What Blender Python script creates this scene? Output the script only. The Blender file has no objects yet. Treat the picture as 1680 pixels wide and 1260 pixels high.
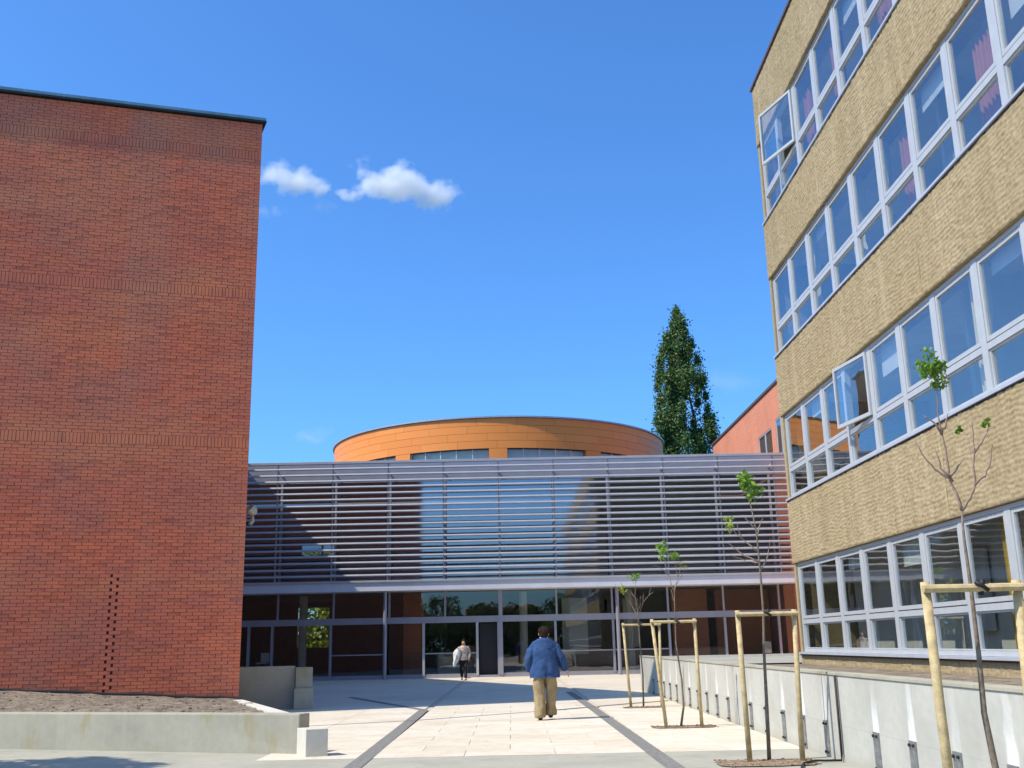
import bpy, bmesh, math, random
import numpy as np
from mathutils import Vector, Matrix, noise as mnoise
from math import radians, sin, cos, pi, sqrt, atan2
S = bpy.context.scene
COL = S.collection
random.seed(7)
RNG = np.random.default_rng(11)

# ------------------------------------------------------------------ camera
F_PX, PITCH, ROLL, YAW, EYE = 1698.0, 14.12, 1.22, 0.30, 1.45
def cam_basis():
    p, r, y = radians(PITCH), radians(ROLL), radians(YAW)
    f = Vector((sin(y)*cos(p), cos(y)*cos(p), sin(p)))
    rt = Vector((cos(y), -sin(y), 0)); up = rt.cross(f)
    return rt*cos(r) - up*sin(r), up*cos(r) + rt*sin(r), f
cd = bpy.data.cameras.new('camera'); cam = bpy.data.objects.new('camera', cd); COL.objects.link(cam)
R_, U_, F_ = cam_basis()
M = Matrix((R_, U_, -F_)).transposed().to_4x4(); M.translation = (0, 0, EYE)
cam.matrix_world = M
cd.sensor_width = 36; cd.lens = 36*F_PX/1680; cd.clip_start = .05; cd.clip_end = 6000
S.camera = cam

# ------------------------------------------------------------------ sun, sky, exposure
SUN_AZ, SUN_EL = radians(22.5), radians(51.5)      # azimuth of travel, from +X towards +Y
W = bpy.data.worlds.new('World'); S.world = W; W.use_nodes = True
nt = W.node_tree; bg = nt.nodes['Background']; bg.inputs[1].default_value = .105
sk = nt.nodes.new('ShaderNodeTexSky'); sk.sky_type = 'NISHITA'; sk.sun_disc = False
sk.sun_elevation = SUN_EL
sk.sun_rotation = atan2(-cos(SUN_AZ), -sin(SUN_AZ)) % (2*pi)
sk.air_density = 1.0; sk.dust_density = 1.3; sk.ozone_density = 5.0; sk.altitude = 100
gm = nt.nodes.new('ShaderNodeGamma'); gm.inputs[1].default_value = 1.0
mx = nt.nodes.new('ShaderNodeMix'); mx.data_type = 'RGBA'; mx.blend_type = 'MULTIPLY'; mx.inputs[0].default_value = 1
mx.inputs[7].default_value = (.67, 1.19, 1.68, 1)
nt.links.new(sk.outputs[0], gm.inputs[0]); nt.links.new(gm.outputs[0], mx.inputs[6]); nt.links.new(mx.outputs[2], bg.inputs[0])
sl = bpy.data.lights.new('sun', 'SUN'); sl.energy = 4.0; sl.angle = radians(.53); sl.color = (1, .91, .76)
so = bpy.data.objects.new('sun', sl); COL.objects.link(so)
sdir = Vector((cos(SUN_AZ)*cos(SUN_EL), sin(SUN_AZ)*cos(SUN_EL), -sin(SUN_EL)))
so.rotation_euler = sdir.to_track_quat('-Z', 'Y').to_euler(); so.location = (-40, -12, 50)
S.view_settings.view_transform = 'Standard'; S.view_settings.look = 'None'
S.view_settings.gamma = 1; S.view_settings.exposure = .55; S.view_settings.use_curve_mapping = False
S.render.engine = 'CYCLES'
S.cycles.max_bounces = 10; S.cycles.diffuse_bounces = 6; S.cycles.transparent_max_bounces = 12; S.cycles.volume_bounces = 4
S.cycles.volume_step_rate = 1.0; S.cycles.volume_max_steps = 128
S.cycles.sample_clamp_indirect = 6

# ------------------------------------------------------------------ node materials
class NB:
    def __init__(s, name):
        s.m = bpy.data.materials.new(name); s.m.use_nodes = True
        s.t = s.m.node_tree; s.n = s.t.nodes; s.l = s.t.links
        s.p = s.n['Principled BSDF']; s.out = s.n['Material Output']
    def new(s, ty, **k):
        n = s.n.new(ty)
        for a, v in k.items(): setattr(n, a, v)
        return n
    def put(s, sock, v):
        if hasattr(v, 'is_output') or isinstance(v, bpy.types.NodeSocket): s.l.new(v, sock)
        else: sock.default_value = v
    def math(s, op, a, b=0., c=0.):
        n = s.new('ShaderNodeMath', operation=op)
        s.put(n.inputs[0], a); s.put(n.inputs[1], b); s.put(n.inputs[2], c); return n.outputs[0]
    def coord(s, which='Object'):
        return s.new('ShaderNodeTexCoord').outputs[which]
    def scalev(s, v, sc):
        n = s.new('ShaderNodeMapping'); s.l.new(v, n.inputs[0]); n.inputs['Scale'].default_value = sc; return n.outputs[0]
    def noise(s, v, sc, det=4, rough=.55, out=0):
        n = s.new('ShaderNodeTexNoise'); s.l.new(v, n.inputs['Vector'])
        n.inputs['Scale'].default_value = sc; n.inputs['Detail'].default_value = det; n.inputs['Roughness'].default_value = rough
        return n.outputs[out]
    def ramp(s, fac, pts):
        n = s.new('ShaderNodeValToRGB'); s.l.new(fac, n.inputs[0]); e = n.color_ramp.elements
        while len(e) < len(pts): e.new(.5)
        for i, (p, c) in enumerate(pts):
            e[i].position = p; e[i].color = (c[0], c[1], c[2], 1) if hasattr(c, '__len__') else (c, c, c, 1)
        return n.outputs[0]
    def mix(s, fac, a, b, mode='MIX'):
        n = s.new('ShaderNodeMix', data_type='RGBA', blend_type=mode)
        s.put(n.inputs[0], fac)
        for k, v in ((6, a), (7, b)):
            if hasattr(v, '__len__') and not isinstance(v, bpy.types.NodeSocket): n.inputs[k].default_value = (v[0], v[1], v[2], 1)
            else: s.l.new(v, n.inputs[k])
        return n.outputs[2]
    def bump(s, h, strength=.4, dist=.01):
        n = s.new('ShaderNodeBump'); s.l.new(h, n.inputs['Height'])
        n.inputs['Strength'].default_value = strength; n.inputs['Distance'].default_value = dist
        s.l.new(n.outputs[0], s.p.inputs['Normal']); return n.outputs[0]
    def color(s, c): s.put(s.p.inputs['Base Color'], (c[0], c[1], c[2], 1) if hasattr(c, '__len__') and not isinstance(c, bpy.types.NodeSocket) else c)
    def set(s, **k):
        for a, v in k.items(): s.put(s.p.inputs[a.replace('_', ' ')], v)

def simple(name, c, rough=.7, metal=0, var=.12, sc=6., bump=0., bsc=60., bd=.004, spec=.4, coord='Object'):
    b = NB(name); v = b.coord(coord)
    n = b.noise(v, sc, 5); n2 = b.noise(v, sc*7, 3)
    f = b.math('ADD', b.math('MULTIPLY', n, .7), b.math('MULTIPLY', n2, .3))
    lo = [x*(1-var*1.6) for x in c]; hi = [min(1, x*(1+var*1.4)) for x in c]
    b.color(b.ramp(f, [(.3, lo), (.7, hi)]))
    b.set(Roughness=rough, Metallic=metal); b.p.inputs['Specular IOR Level'].default_value = spec
    if bump: b.bump(b.noise(v, bsc, 4), bump, bd)
    return b.m

MAT = {}
def concrete(name, c, stain=(.42, .38, .28), streaks=0., mot=.5):
    b = NB(name); v = b.coord('Object')
    n1 = b.noise(v, .9, 6, .6); n2 = b.noise(v, 9, 5, .65); n3 = b.noise(v, 70, 3)
    col = b.ramp(n1, [(.3, [x*.84 for x in c]), (.5, c), (.72, [min(1, x*1.1) for x in c])])
    st = b.noise(b.scalev(v, (2.2, 2.2, .8)), 1.0, 5, .6)
    col = b.mix(b.ramp(st, [(.55, 0), (.72, mot)]), col, stain)
    if streaks:
        sn = b.noise(b.scalev(v, (3.5, 3.5, .12)), 2.0, 4, .6)
        col = b.mix(b.ramp(sn, [(.56, 0), (.7, streaks)]), col, [min(1, x*1.35) for x in c])
    col = b.mix(b.ramp(n2, [(.35, .16), (.6, 0)]), col, [x*.6 for x in c])
    col = b.mix(b.ramp(n3, [(.66, 0), (.72, .35)]), col, [x*.5 for x in c])
    b.color(col); b.set(Roughness=.88); b.p.inputs['Specular IOR Level'].default_value = .25
    b.bump(b.math('ADD', n2, b.math('MULTIPLY', n3, .4)), .35, .006)
    return b.m

MAT['conc_low'] = concrete('concrete_low_wall', (.37, .35, .275), (.30, .24, .09), .25, .8)
MAT['conc_cap'] = concrete('concrete_coping', (.58, .55, .47), (.42, .38, .28), 0, .3)

def mat_slab():
    b = NB('paving_stone'); v = b.coord('Object')
    g = b.new('ShaderNodeNewGeometry').outputs['Position']
    oi = b.new('ShaderNodeObjectInfo').outputs['Random']
    base = b.ramp(oi, [(0, (.60, .53, .42)), (.3, (.645, .58, .475)), (.6, (.67, .615, .515)), (.85, (.64, .575, .475)), (1, (.68, .635, .54))])
    n1 = b.noise(g, .45, 6, .6); n2 = b.noise(g, 6, 5, .6); n3 = b.noise(g, 90, 2)
    col = b.mix(b.ramp(n1, [(.4, .3), (.62, 0)]), base, (.50, .42, .29))
    sp = b.noise(b.scalev(g, (.6, 2.2, 1)), 1.6, 5, .7)
    col = b.mix(b.ramp(sp, [(.52, 0), (.66, .6)]), col, (.46, .37, .24))
    col = b.mix(b.ramp(n2, [(.3, .35), (.5, 0)]), col, (.38, .34, .27))
    col = b.mix(b.ramp(n3, [(.62, 0), (.7, .3)]), col, (.3, .27, .22))
    w1 = b.noise(g, .22, 6, .68); col = b.mix(b.ramp(w1, [(.47, 0), (.6, .42)]), col, (.47, .385, .25))
    w2 = b.noise(b.scalev(g, (1.4, .5, 1)), 1.1, 7, .72); col = b.mix(b.ramp(w2, [(.6, 0), (.66, .4)]), col, (.40, .34, .25))
    w3 = b.noise(g, 22, 2, .4); col = b.mix(b.ramp(w3, [(.70, 0), (.73, .5)]), col, (.27, .24, .2))
    b.color(col); b.set(Roughness=.85); b.p.inputs['Specular IOR Level'].default_value = .3
    b.bump(b.math('ADD', n2, b.math('MULTIPLY', n3, .5)), .3, .004)
    return b.m
MAT['slab'] = mat_slab()
MAT['apron'] = concrete('apron_concrete', (.36, .345, .28), (.26, .25, .20), .2, .5)
MAT['joint'] = simple('joint_sand', (.50, .44, .34), .95, var=.3, sc=12)
MAT['strip'] = simple('dark_setts', (.19, .182, .165), .9, var=.3, sc=14, bump=.5, bsc=70)
MAT['dirt'] = simple('bare_soil', (.16, .125, .095), 1., var=.5, sc=9, bump=1., bsc=26, bd=.03, spec=.1)
MAT['soil'] = simple('garden_soil', (.22, .18, .135), 1., var=.45, sc=5, bump=1., bsc=18, bd=.04, spec=.1)
MAT['mulch'] = simple('bark_mulch', (.30, .22, .15), 1., var=.5, sc=20, bump=1., bsc=60, bd=.02, spec=.1)
MAT['ground'] = simple('grass_ground', (.07, .09, .035), 1., var=.4, sc=.6, bump=.3)
MAT['mortar'] = simple('red_mortar', (.44, .15, .085), .95, var=.15, sc=4)
MAT['void'] = simple('dark_joint', (.12, .042, .03), 1., var=.1)
MAT['metal'] = simple('grey_painted_metal', (.33, .33, .37), .42, .35, var=.06, sc=2)
MAT['fascia'] = simple('fascia_paint', (.60, .60, .64), .5, 0, var=.05, sc=1.5)
MAT['slatm'] = simple('louvre_aluminium', (.40, .405, .43), .5, .2, var=.08, sc=1.5)
MAT['alu'] = simple('pale_window_aluminium', (.47, .485, .495), .38, .15, var=.06, sc=3)
MAT['sill'] = simple('sill_flashing', (.52, .54, .60), .35, .3, var=.06)
MAT['gasket'] = simple('black_gasket', (.02, .02, .025), .6, var=.1)
MAT['coping'] = simple('green_coping', (.02, .03, .035), .35, .4, var=.2, sc=2)
MAT['copingtop'] = simple('pale_green_coping', (.13, .24, .27), .4, .2, var=.2, sc=2)
MAT['cornice'] = simple('brown_coping', (.10, .06, .05), .6, var=.2)
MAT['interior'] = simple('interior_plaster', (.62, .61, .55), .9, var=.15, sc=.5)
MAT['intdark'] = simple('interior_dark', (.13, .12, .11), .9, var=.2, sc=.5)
MAT['intwhite'] = simple('interior_white', (.6, .6, .58), .9, var=.06)
MAT['intfloor'] = simple('interior_floor', (.34, .31, .28), .35, var=.2)
MAT['pink'] = simple('pink_curtain', (.46, .17, .10), .9, var=.1, sc=3)
MAT['beige'] = simple('beige_curtain', (.72, .62, .38), .9, var=.1, sc=3)
MAT['ochre'] = simple('ochre_curtain', (.66, .44, .08), .9, var=.1, sc=3)
MAT['steel'] = simple('galvanised_bracket', (.26, .27, .27), .5, .5, var=.3, sc=14)
MAT['bolt'] = simple('dark_bolt', (.05, .05, .05), .5, .6)
MAT['roofcap'] = simple('zinc_roof_edge', (.38, .39, .43), .4, .5)
MAT['roofing'] = simple('roofing_felt', (.15, .15, .15), .9)
MAT['bark'] = simple('poplar_bark', (.10, .075, .05), .95, var=.4, sc=8, bump=.8)
MAT['sapling'] = simple('sapling_bark', (.17, .135, .10), .8, var=.35, sc=30, bump=.5)
MAT['twig'] = simple('twig_bark', (.25, .18, .14), .8, var=.25, sc=30)
MAT['stake'] = simple('pale_stake_wood', (.46, .36, .19), .8, var=.25, sc=12, bump=.4, bsc=40)
MAT['tie'] = simple('rubber_tie', (.012, .012, .014), .6)
MAT['lampw'] = simple('lamp_housing', (.42, .41, .36), .5, .2)
MAT['skin'] = simple('skin', (.50, .29, .20), .55, var=.06)
MAT['denim'] = simple('blue_jacket_cloth', (.026, .066, .17), .95, var=.22, sc=7, bump=.5, bsc=14, bd=.02)
MAT['seam'] = simple('dark_blue_seam', (.012, .03, .09), .95)
MAT['khaki'] = simple('khaki_cloth', (.30, .225, .115), .9, var=.2, sc=8, bump=.5, bsc=12, bd=.02)
MAT['collar'] = simple('pale_collar', (.55, .45, .27), .9)
MAT['hairb'] = simple('brown_hair', (.028, .017, .012), .9, var=.3, sc=40, bump=.6, bsc=60, bd=.01, spec=.08)
MAT['shoe'] = simple('dark_shoe', (.03, .027, .028), .6)
MAT['white'] = simple('white_cloth', (.75, .74, .70), .9, var=.06, bump=.5, bsc=15, bd=.015)
MAT['cream'] = simple('cream_knit', (.46, .37, .30), .95, var=.1, sc=20, bump=.4, bsc=60)
MAT['blackc'] = simple('black_cloth', (.02, .018, .02), .9, var=.2)
MAT['lips'] = simple('lips', (.35, .10, .09), .5)
MAT['eye'] = simple('eye', (.03, .02, .02), .3)
MAT['pinkwall'] = simple('pink_render', (.55, .33, .27), .9)
MAT['redroof'] = simple('red_roof_tiles', (.34, .10, .06), .9, var=.3, sc=3)
MAT['greensign'] = simple('hedge_light', (.2, .3, .03), .9)

def mat_brick():
    b = NB('red_brick'); v = b.coord('Object'); g = b.new('ShaderNodeNewGeometry')
    ri = g.outputs['Random Per Island']; oi = b.new('ShaderNodeObjectInfo').outputs['Random']
    r = b.math('FRACT', b.math('ADD', ri, b.math('MULTIPLY', oi, 7.31)))
    base = b.ramp(r, [(0, (.56, .145, .078)), (.3, (.64, .165, .086)), (.6, (.70, .185, .092)), (.85, (.64, .168, .095)), (1, (.54, .145, .09))])
    P = g.outputs['Position']
    n = b.noise(P, .55, 5, .6); n2 = b.noise(b.scalev(P, (.35, .35, .9)), .8, 5, .6); n3 = b.noise(P, 120, 3)
    base = b.mix(b.ramp(n, [(.45, 0), (.68, .55)]), base, (.45, .19, .13))
    base = b.mix(b.ramp(b.noise(b.scalev(P, (.25, .25, .5)), 1.1, 6, .7), [(.40, .35), (.56, 0)]), base, (.36, .14, .11))
    base = b.mix(b.ramp(b.noise(b.scalev(P, (1, 1, .05)), .9, 4, .5), [(.55, 0), (.68, .35)]), base, (.50, .22, .14))
    base = b.mix(b.ramp(n2, [(.48, 0), (.7, .55)]), base, (.70, .26, .12))
    base = b.mix(b.ramp(b.noise(b.scalev(P, (.8, .8, 1.6)), 1.3, 5, .65), [(.58, 0), (.75, .4)]), base, (.36, .11, .085))
    b.color(base); b.set(Roughness=.9); b.p.inputs['Specular IOR Level'].default_value = .2
    b.bump(n3, .4, .003)
    return b.m
MAT['brick'] = mat_brick()

def mat_brick_far(name, c1, c2, mort, sc=1.0):
    b = NB(name); v = b.coord('UV')
    t = b.new('ShaderNodeTexBrick'); b.l.new(v, t.inputs['Vector'])
    t.inputs['Scale'].default_value = 1; t.inputs['Brick Width'].default_value = .28; t.inputs['Row Height'].default_value = .08
    t.inputs['Mortar Size'].default_value = .007; t.inputs['Color1'].default_value = (*c1, 1); t.inputs['Color2'].default_value = (*c2, 1)
    t.inputs['Mortar'].default_value = (*mort, 1)
    P = b.new('ShaderNodeNewGeometry').outputs['Position']
    col = b.mix(b.ramp(b.noise(P, .5, 5), [(.45, 0), (.7, .4)]), t.outputs[0], [x*.75 for x in c1])
    b.color(col); b.set(Roughness=.9); b.p.inputs['Specular IOR Level'].default_value = .2
    b.bump(t.outputs[1], -.5, .006)
    return b.m
MAT['brickfar'] = mat_brick_far('plain_brickwork', (.42, .145, .08), (.48, .175, .095), (.28, .12, .08))
MAT['brickorange'] = mat_brick_far('orange_brickwork', (.56, .20, .11), (.62, .24, .14), (.52, .24, .16))

def mat_rib():
    b = NB('ribbed_tan_concrete'); v = b.coord('Object'); P = b.new('ShaderNodeNewGeometry').outputs['Position']
    n = b.noise(P, 14, 4, .6); n2 = b.noise(P, .7, 4); n3 = b.noise(P, 45, 4, .7)
    col = b.ramp(n, [(.3, (.285, .212, .118)), (.5, (.365, .285, .168)), (.7, (.44, .355, .225))])
    col = b.mix(b.ramp(n2, [(.4, .35), (.65, 0)]), col, (.27, .205, .10))
    st = b.noise(b.scalev(P, (1, 2.6, .10)), 1.1, 3)
    col = b.mix(b.ramp(st, [(.54, 0), (.68, .34)]), col, (.50, .41, .25))
    col = b.mix(b.ramp(b.noise(b.scalev(P, (1, 2.0, .14)), 1.6, 3), [(.54, 0), (.70, .38)]), col, (.24, .185, .11))
    col = b.mix(b.ramp(n3, [(.25, .3), (.5, 0)]), col, (.20, .155, .085))
    b.color(col); b.set(Roughness=.95); b.p.inputs['Specular IOR Level'].default_value = .15
    b.bump(b.math('ADD', n, n3), .38, .010)
    return b.m
MAT['rib'] = mat_rib()

def mat_retain():
    b = NB('retaining_concrete'); v = b.coord('Object'); sx = b.new('ShaderNodeSeparateXYZ'); b.l.new(v, sx.inputs[0])
    y, z = sx.outputs[1], sx.outputs[2]
    n1 = b.noise(v, 1.1, 6, .6); n2 = b.noise(v, 9, 5, .65)
    c = (.45, .44, .385)
    col = b.ramp(n1, [(.3, [x*.84 for x in c]), (.5, c), (.72, [x*1.12 for x in c])])
    nv = b.noise(v, 5, 4)
    u = b.math('SUBTRACT', b.math('ADD', y, b.math('MULTIPLY', b.math('SUBTRACT', nv, .5), .10)), .62)
    d = b.math('ABSOLUTE', b.math('SUBTRACT', u, b.math('MULTIPLY', b.math('ROUND', b.math('DIVIDE', u, 1.06)), 1.06)))
    wdt = b.math('MULTIPLY_ADD', z, -.07, .15)
    m = b.math('SMOOTH_MIN', b.math('MULTIPLY', b.math('SUBTRACT', wdt, d), 25), 1, .2)
    m = b.math('MAXIMUM', m, 0)
    gate = b.math('MULTIPLY', b.math('GREATER_THAN', z, .44), b.math('LESS_THAN', y, 5.2))
    fade = b.ramp(z, [(.45, 1), (.98, .35)])
    m = b.math('MULTIPLY', b.math('MULTIPLY', m, gate), fade)
    vary = b.ramp(b.noise(b.new('ShaderNodeNewGeometry').outputs['Position'], .9, 2), [(.38, .25), (.62, .95)])
    col = b.mix(b.math('MULTIPLY', m, vary), col, (.80, .80, .77))
    col = b.mix(b.ramp(z, [(0, .55), (.14, 0)]), col, (.36, .33, .25))
    ln = b.math('LESS_THAN', b.math('ABSOLUTE', b.math('SUBTRACT', z, .42)), .006)
    col = b.mix(b.math('MULTIPLY', ln, .4), col, (.34, .34, .32))
    col = b.mix(b.ramp(n2, [(.35, .25), (.6, 0)]), col, [x*.7 for x in c])
    col = b.mix(b.ramp(b.noise(b.scalev(v, (1, 1.5, .3)), 3, 4), [(.6, 0), (.75, .4)]), col, (.45, .43, .33))
    b.color(col); b.set(Roughness=.85)
    b.bump(n2, .3, .006)
    return b.m
MAT['retain'] = mat_retain()

def mat_glass(name, tint, base, ior=1.6, wob=.15, rough=0., gc=(.93, .96, .98)):
    b = NB(name); b.n.remove(b.p)
    g = b.new('ShaderNodeBsdfGlossy'); g.inputs['Roughness'].default_value = rough; g.inputs[0].default_value = (*gc, 1)
    t = b.new('ShaderNodeBsdfTransparent'); t.inputs[0].default_value = (*tint, 1)
    gg = b.new('ShaderNodeNewGeometry'); vd = b.new('ShaderNodeVectorMath', operation='DOT_PRODUCT'); b.l.new(gg.outputs['Incoming'], vd.inputs[0]); b.l.new(gg.outputs['Normal'], vd.inputs[1])
    P = b.new('ShaderNodeNewGeometry').outputs['Position']
    bp = b.new('ShaderNodeBump'); bp.inputs['Strength'].default_value = wob; bp.inputs['Distance'].default_value = .02
    b.l.new(b.noise(P, .9, 2), bp.inputs['Height']); b.l.new(bp.outputs[0], g.inputs['Normal'])
    cs = b.math('ABSOLUTE', vd.outputs['Value']); sch = b.math('POWER', b.math('SUBTRACT', 1, cs), 5)
    f = b.math('ADD', b.math('MULTIPLY', sch, 1 - base), base)
    f = b.math('MULTIPLY', f, b.math('SUBTRACT', 1, gg.outputs['Backfacing']))
    mxs = b.new('ShaderNodeMixShader'); b.l.new(f, mxs.inputs[0]); b.l.new(t.outputs[0], mxs.inputs[1]); b.l.new(g.outputs[0], mxs.inputs[2])
    b.l.new(mxs.outputs[0], b.out.inputs[0]); return b.m
MAT['glass'] = mat_glass('window_glass', (.90, .93, .93), .28, 1.75, .12)
MAT['glasshall'] = mat_glass('hall_glass', (.86, .89, .88), .13, 1.55, .10, 0., (.9, .88, .88))
MAT['glassup'] = mat_glass('coated_glass', (.5, .52, .55), .36, 1.6, .10, .05, (.84, .80, .84))

MAT['hallblind'] = mat_glass('drum_glass', (.95, .97, .95), .05, 1.5, .1)
def mat_drum():
    b = NB('orange_cladding'); P = b.new('ShaderNodeNewGeometry').outputs['Position']; oi = b.new('ShaderNodeObjectInfo').outputs['Random']
    base = b.ramp(oi, [(0, (.74, .225, .03)), (.5, (.77, .24, .034)), (1, (.80, .26, .038))])
    col = b.mix(b.ramp(b.noise(b.scalev(P, (1, 1, 8)), 1.4, 5), [(.4, .12), (.6, 0)]), base, (.62, .21, .035))
    b.color(col); b.set(Roughness=.5); return b.m
MAT['drum'] = mat_drum()

def mat_leaf(name, cols, rough=.55, trans=.25):
    b = NB(name); g = b.new('ShaderNodeNewGeometry')
    col = b.ramp(g.outputs['Random Per Island'], [(i/(len(cols)-1), c) for i, c in enumerate(cols)])
    col = b.mix(b.ramp(b.noise(g.outputs['Position'], .6, 3), [(.35, .45), (.6, 0)]), col, [x*.6 for x in cols[0]])
    b.color(col); b.set(Roughness=rough)
    tr = b.new('ShaderNodeBsdfTranslucent'); b.l.new(col, tr.inputs[0]); ms = b.new('ShaderNodeMixShader'); ms.inputs[0].default_value = trans
    b.l.new(b.p.outputs[0], ms.inputs[1]); b.l.new(tr.outputs[0], ms.inputs[2]); b.l.new(ms.outputs[0], b.out.inputs[0]); return b.m
MAT['leafdark'] = mat_leaf('poplar_leaves', [(.06, .11, .03), (.10, .18, .042), (.16, .26, .065)])
MAT['leafgreen'] = mat_leaf('fresh_leaves', [(.12, .24, .02), (.18, .34, .03), (.26, .42, .05)], trans=.35)
MAT['leafyellow'] = mat_leaf('yellow_green_leaves', [(.28, .36, .03), (.38, .44, .05)], trans=.35)

# ------------------------------------------------------------------ mesh helpers
def obj(name, verts, faces, mat, parent=None, smooth=False, loc=None, uv=None):
    me = bpy.data.meshes.new(name)
    me.from_pydata([tuple(v) for v in verts], [], [tuple(f) for f in faces]); me.update()
    for m in (mat if isinstance(mat, (list, tuple)) else [mat]): me.materials.append(MAT[m] if isinstance(m, str) else m)
    if smooth: me.polygons.foreach_set('use_smooth', [True]*len(me.polygons))
    if uv is not None:
        ul = me.uv_layers.new(name='UVMap')
        for p in me.polygons:
            for li, vi in zip(p.loop_indices, p.vertices): ul.data[li].uv = uv(me.vertices[vi].co, p.normal)
    o = bpy.data.objects.new(name, me); COL.objects.link(o)
    if parent is not None: o.parent = parent
    if loc is not None: o.location = loc
    return o
def wall_uv(co, n):
    if abs(n.z) > .7: return (co.x, co.y)
    t = Vector((-n.y, n.x, 0)).normalized(); return (co.dot(t), co.z)

class MB:
    """collects boxes, tubes and prisms into one mesh"""
    def __init__(s): s.v = []; s.f = []
    def add(s, v, f):
        k = len(s.v); s.v += [tuple(x) for x in v]; s.f += [tuple(i + k for i in q) for q in f]; return s
    def box(s, x0, x1, y0, y1, z0, z1):
        return s.add([(x, y, z) for z in (z0, z1) for y in (y0, y1) for x in (x0, x1)],
                     [(0, 2, 3, 1), (4, 5, 7, 6), (0, 1, 5, 4), (2, 6, 7, 3), (0, 4, 6, 2), (1, 3, 7, 5)])
    def prism(s, pts, z0, z1, z1s=None):
        n = len(pts); z1s = z1s or [z1]*n
        v = [(p[0], p[1], z0) for p in pts] + [(p[0], p[1], z) for p, z in zip(pts, z1s)]
        f = [tuple(range(n))[::-1], tuple(range(n, 2*n))] + [(i, (i+1) % n, (i+1) % n + n, i + n) for i in range(n)]
        return s.add(v, f)
    def obox(s, o, ax, ay, az):
        o, ax, ay, az = map(Vector, (o, ax, ay, az))
        v = [o + ax*i + ay*j + az*k for k in (0, 1) for j in (0, 1) for i in (0, 1)]
        return s.add(v, [(0, 2, 3, 1), (4, 5, 7, 6), (0, 1, 5, 4), (2, 6, 7, 3), (0, 4, 6, 2), (1, 3, 7, 5)])
    def tube(s, pts, rad, n=8, cap=True, up=(0, 1, 0.01)):
        pts = [Vector(p) for p in pts]; m = len(pts)
        if not hasattr(rad, '__len__'): rad = [rad]*m
        v = []; up = Vector(up)
        for i, p in enumerate(pts):
            t = (pts[min(i+1, m-1)] - pts[max(i-1, 0)]).normalized()
            a = t.cross(up)
            if a.length < 1e-3: a = t.cross(Vector((1, 0, 0)))
            a.normalize(); b = t.cross(a).normalized()
            r = rad[i]; ra, rb = (r if hasattr(r, '__len__') else (r, r))
            for k in range(n):
                th = 2*pi*k/n; v.append(p + a*ra*cos(th) + b*rb*sin(th))
        f = [(i*n + k, i*n + (k+1) % n, (i+1)*n + (k+1) % n, (i+1)*n + k) for i in range(m-1) for k in range(n)]
        if cap: f += [tuple(range(n))[::-1], tuple(range((m-1)*n, m*n))]
        return s.add(v, f)
    def ball(s, c, r, nu=12, nv=8):
        c = Vector(c); r = r if hasattr(r, '__len__') else (r, r, r)
        pts = [(c.x, c.y, c.z - r[2])]
        for j in range(1, nv):
            ph = -pi/2 + pi*j/nv
            for i in range(nu):
                th = 2*pi*i/nu; pts.append((c.x + r[0]*cos(ph)*cos(th), c.y + r[1]*cos(ph)*sin(th), c.z + r[2]*sin(ph)))
        pts.append((c.x, c.y, c.z + r[2])); L = len(pts) - 1
        f = [(0, 1 + (i+1) % nu, 1 + i) for i in range(nu)]
        for j in range(nv-2):
            for i in range(nu):
                a = 1 + j*nu; f.append((a + i, a + (i+1) % nu, a + nu + (i+1) % nu, a + nu + i))
        a = 1 + (nv-2)*nu; f += [(a + i, a + (i+1) % nu, L) for i in range(nu)]
        return s.add(pts, f)
    def build(s, name, mat, parent=None, smooth=False, loc=None, uv=None, bevel=0):
        o = obj(name, s.v, s.f, mat, parent, smooth, loc, uv)
        bm = bmesh.new(); bm.from_mesh(o.data); bmesh.ops.recalc_face_normals(bm, faces=bm.faces)
        if bevel: bmesh.ops.bevel(bm, geom=bm.edges[:], offset=bevel, segments=2, affect='EDGES', profile=.6)
        bm.to_mesh(o.data); bm.free(); return o

def thing(name, label, cat, loc=(0, 0, 0), group=None):
    o = bpy.data.objects.new(name, None); COL.objects.link(o); o.location = loc; o.empty_display_size = .3
    o['label'] = label; o['category'] = cat
    if group: o['group'] = group
    return o
def tag(o, label, cat, group=None, kind=None):
    o['label'] = label; o['category'] = cat
    if group: o['group'] = group
    if kind: o['kind'] = kind
    return o
def struct(o): o['kind'] = 'structure'; return o
def stuff(o): o['kind'] = 'stuff'; return o
def inst(name, me, parent, loc, rz=0, scale=None):
    o = bpy.data.objects.new(name, me); COL.objects.link(o); o.parent = parent; o.location = loc
    if rz: o.rotation_euler = (0, 0, rz)
    if scale: o.scale = scale
    return o

# ------------------------------------------------------------------ ground
def sheet(name, x0, x1, y0, y1, z, mat, holes=None):
    return struct(obj(name, [(x0, y0, z), (x1, y0, z), (x1, y1, z), (x0, y1, z)], [(0, 1, 2, 3)], mat))
sheet('ground', -1500, 1500, -600, 3000, -.06, 'ground')
struct(obj('road', [(-30, -40, -.004), (3.95, -40, -.004), (3.95, 14.78, -.004), (-3.5, 14.78, -.004), (-3.5, 16.4, -.004), (-7.6, 18.3, -.004), (-30, 18.3, -.004)], [tuple(range(7))], 'apron'))
plaza = sheet('plaza', -30, 16, 14.78, 75, -.022, 'joint')
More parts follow.
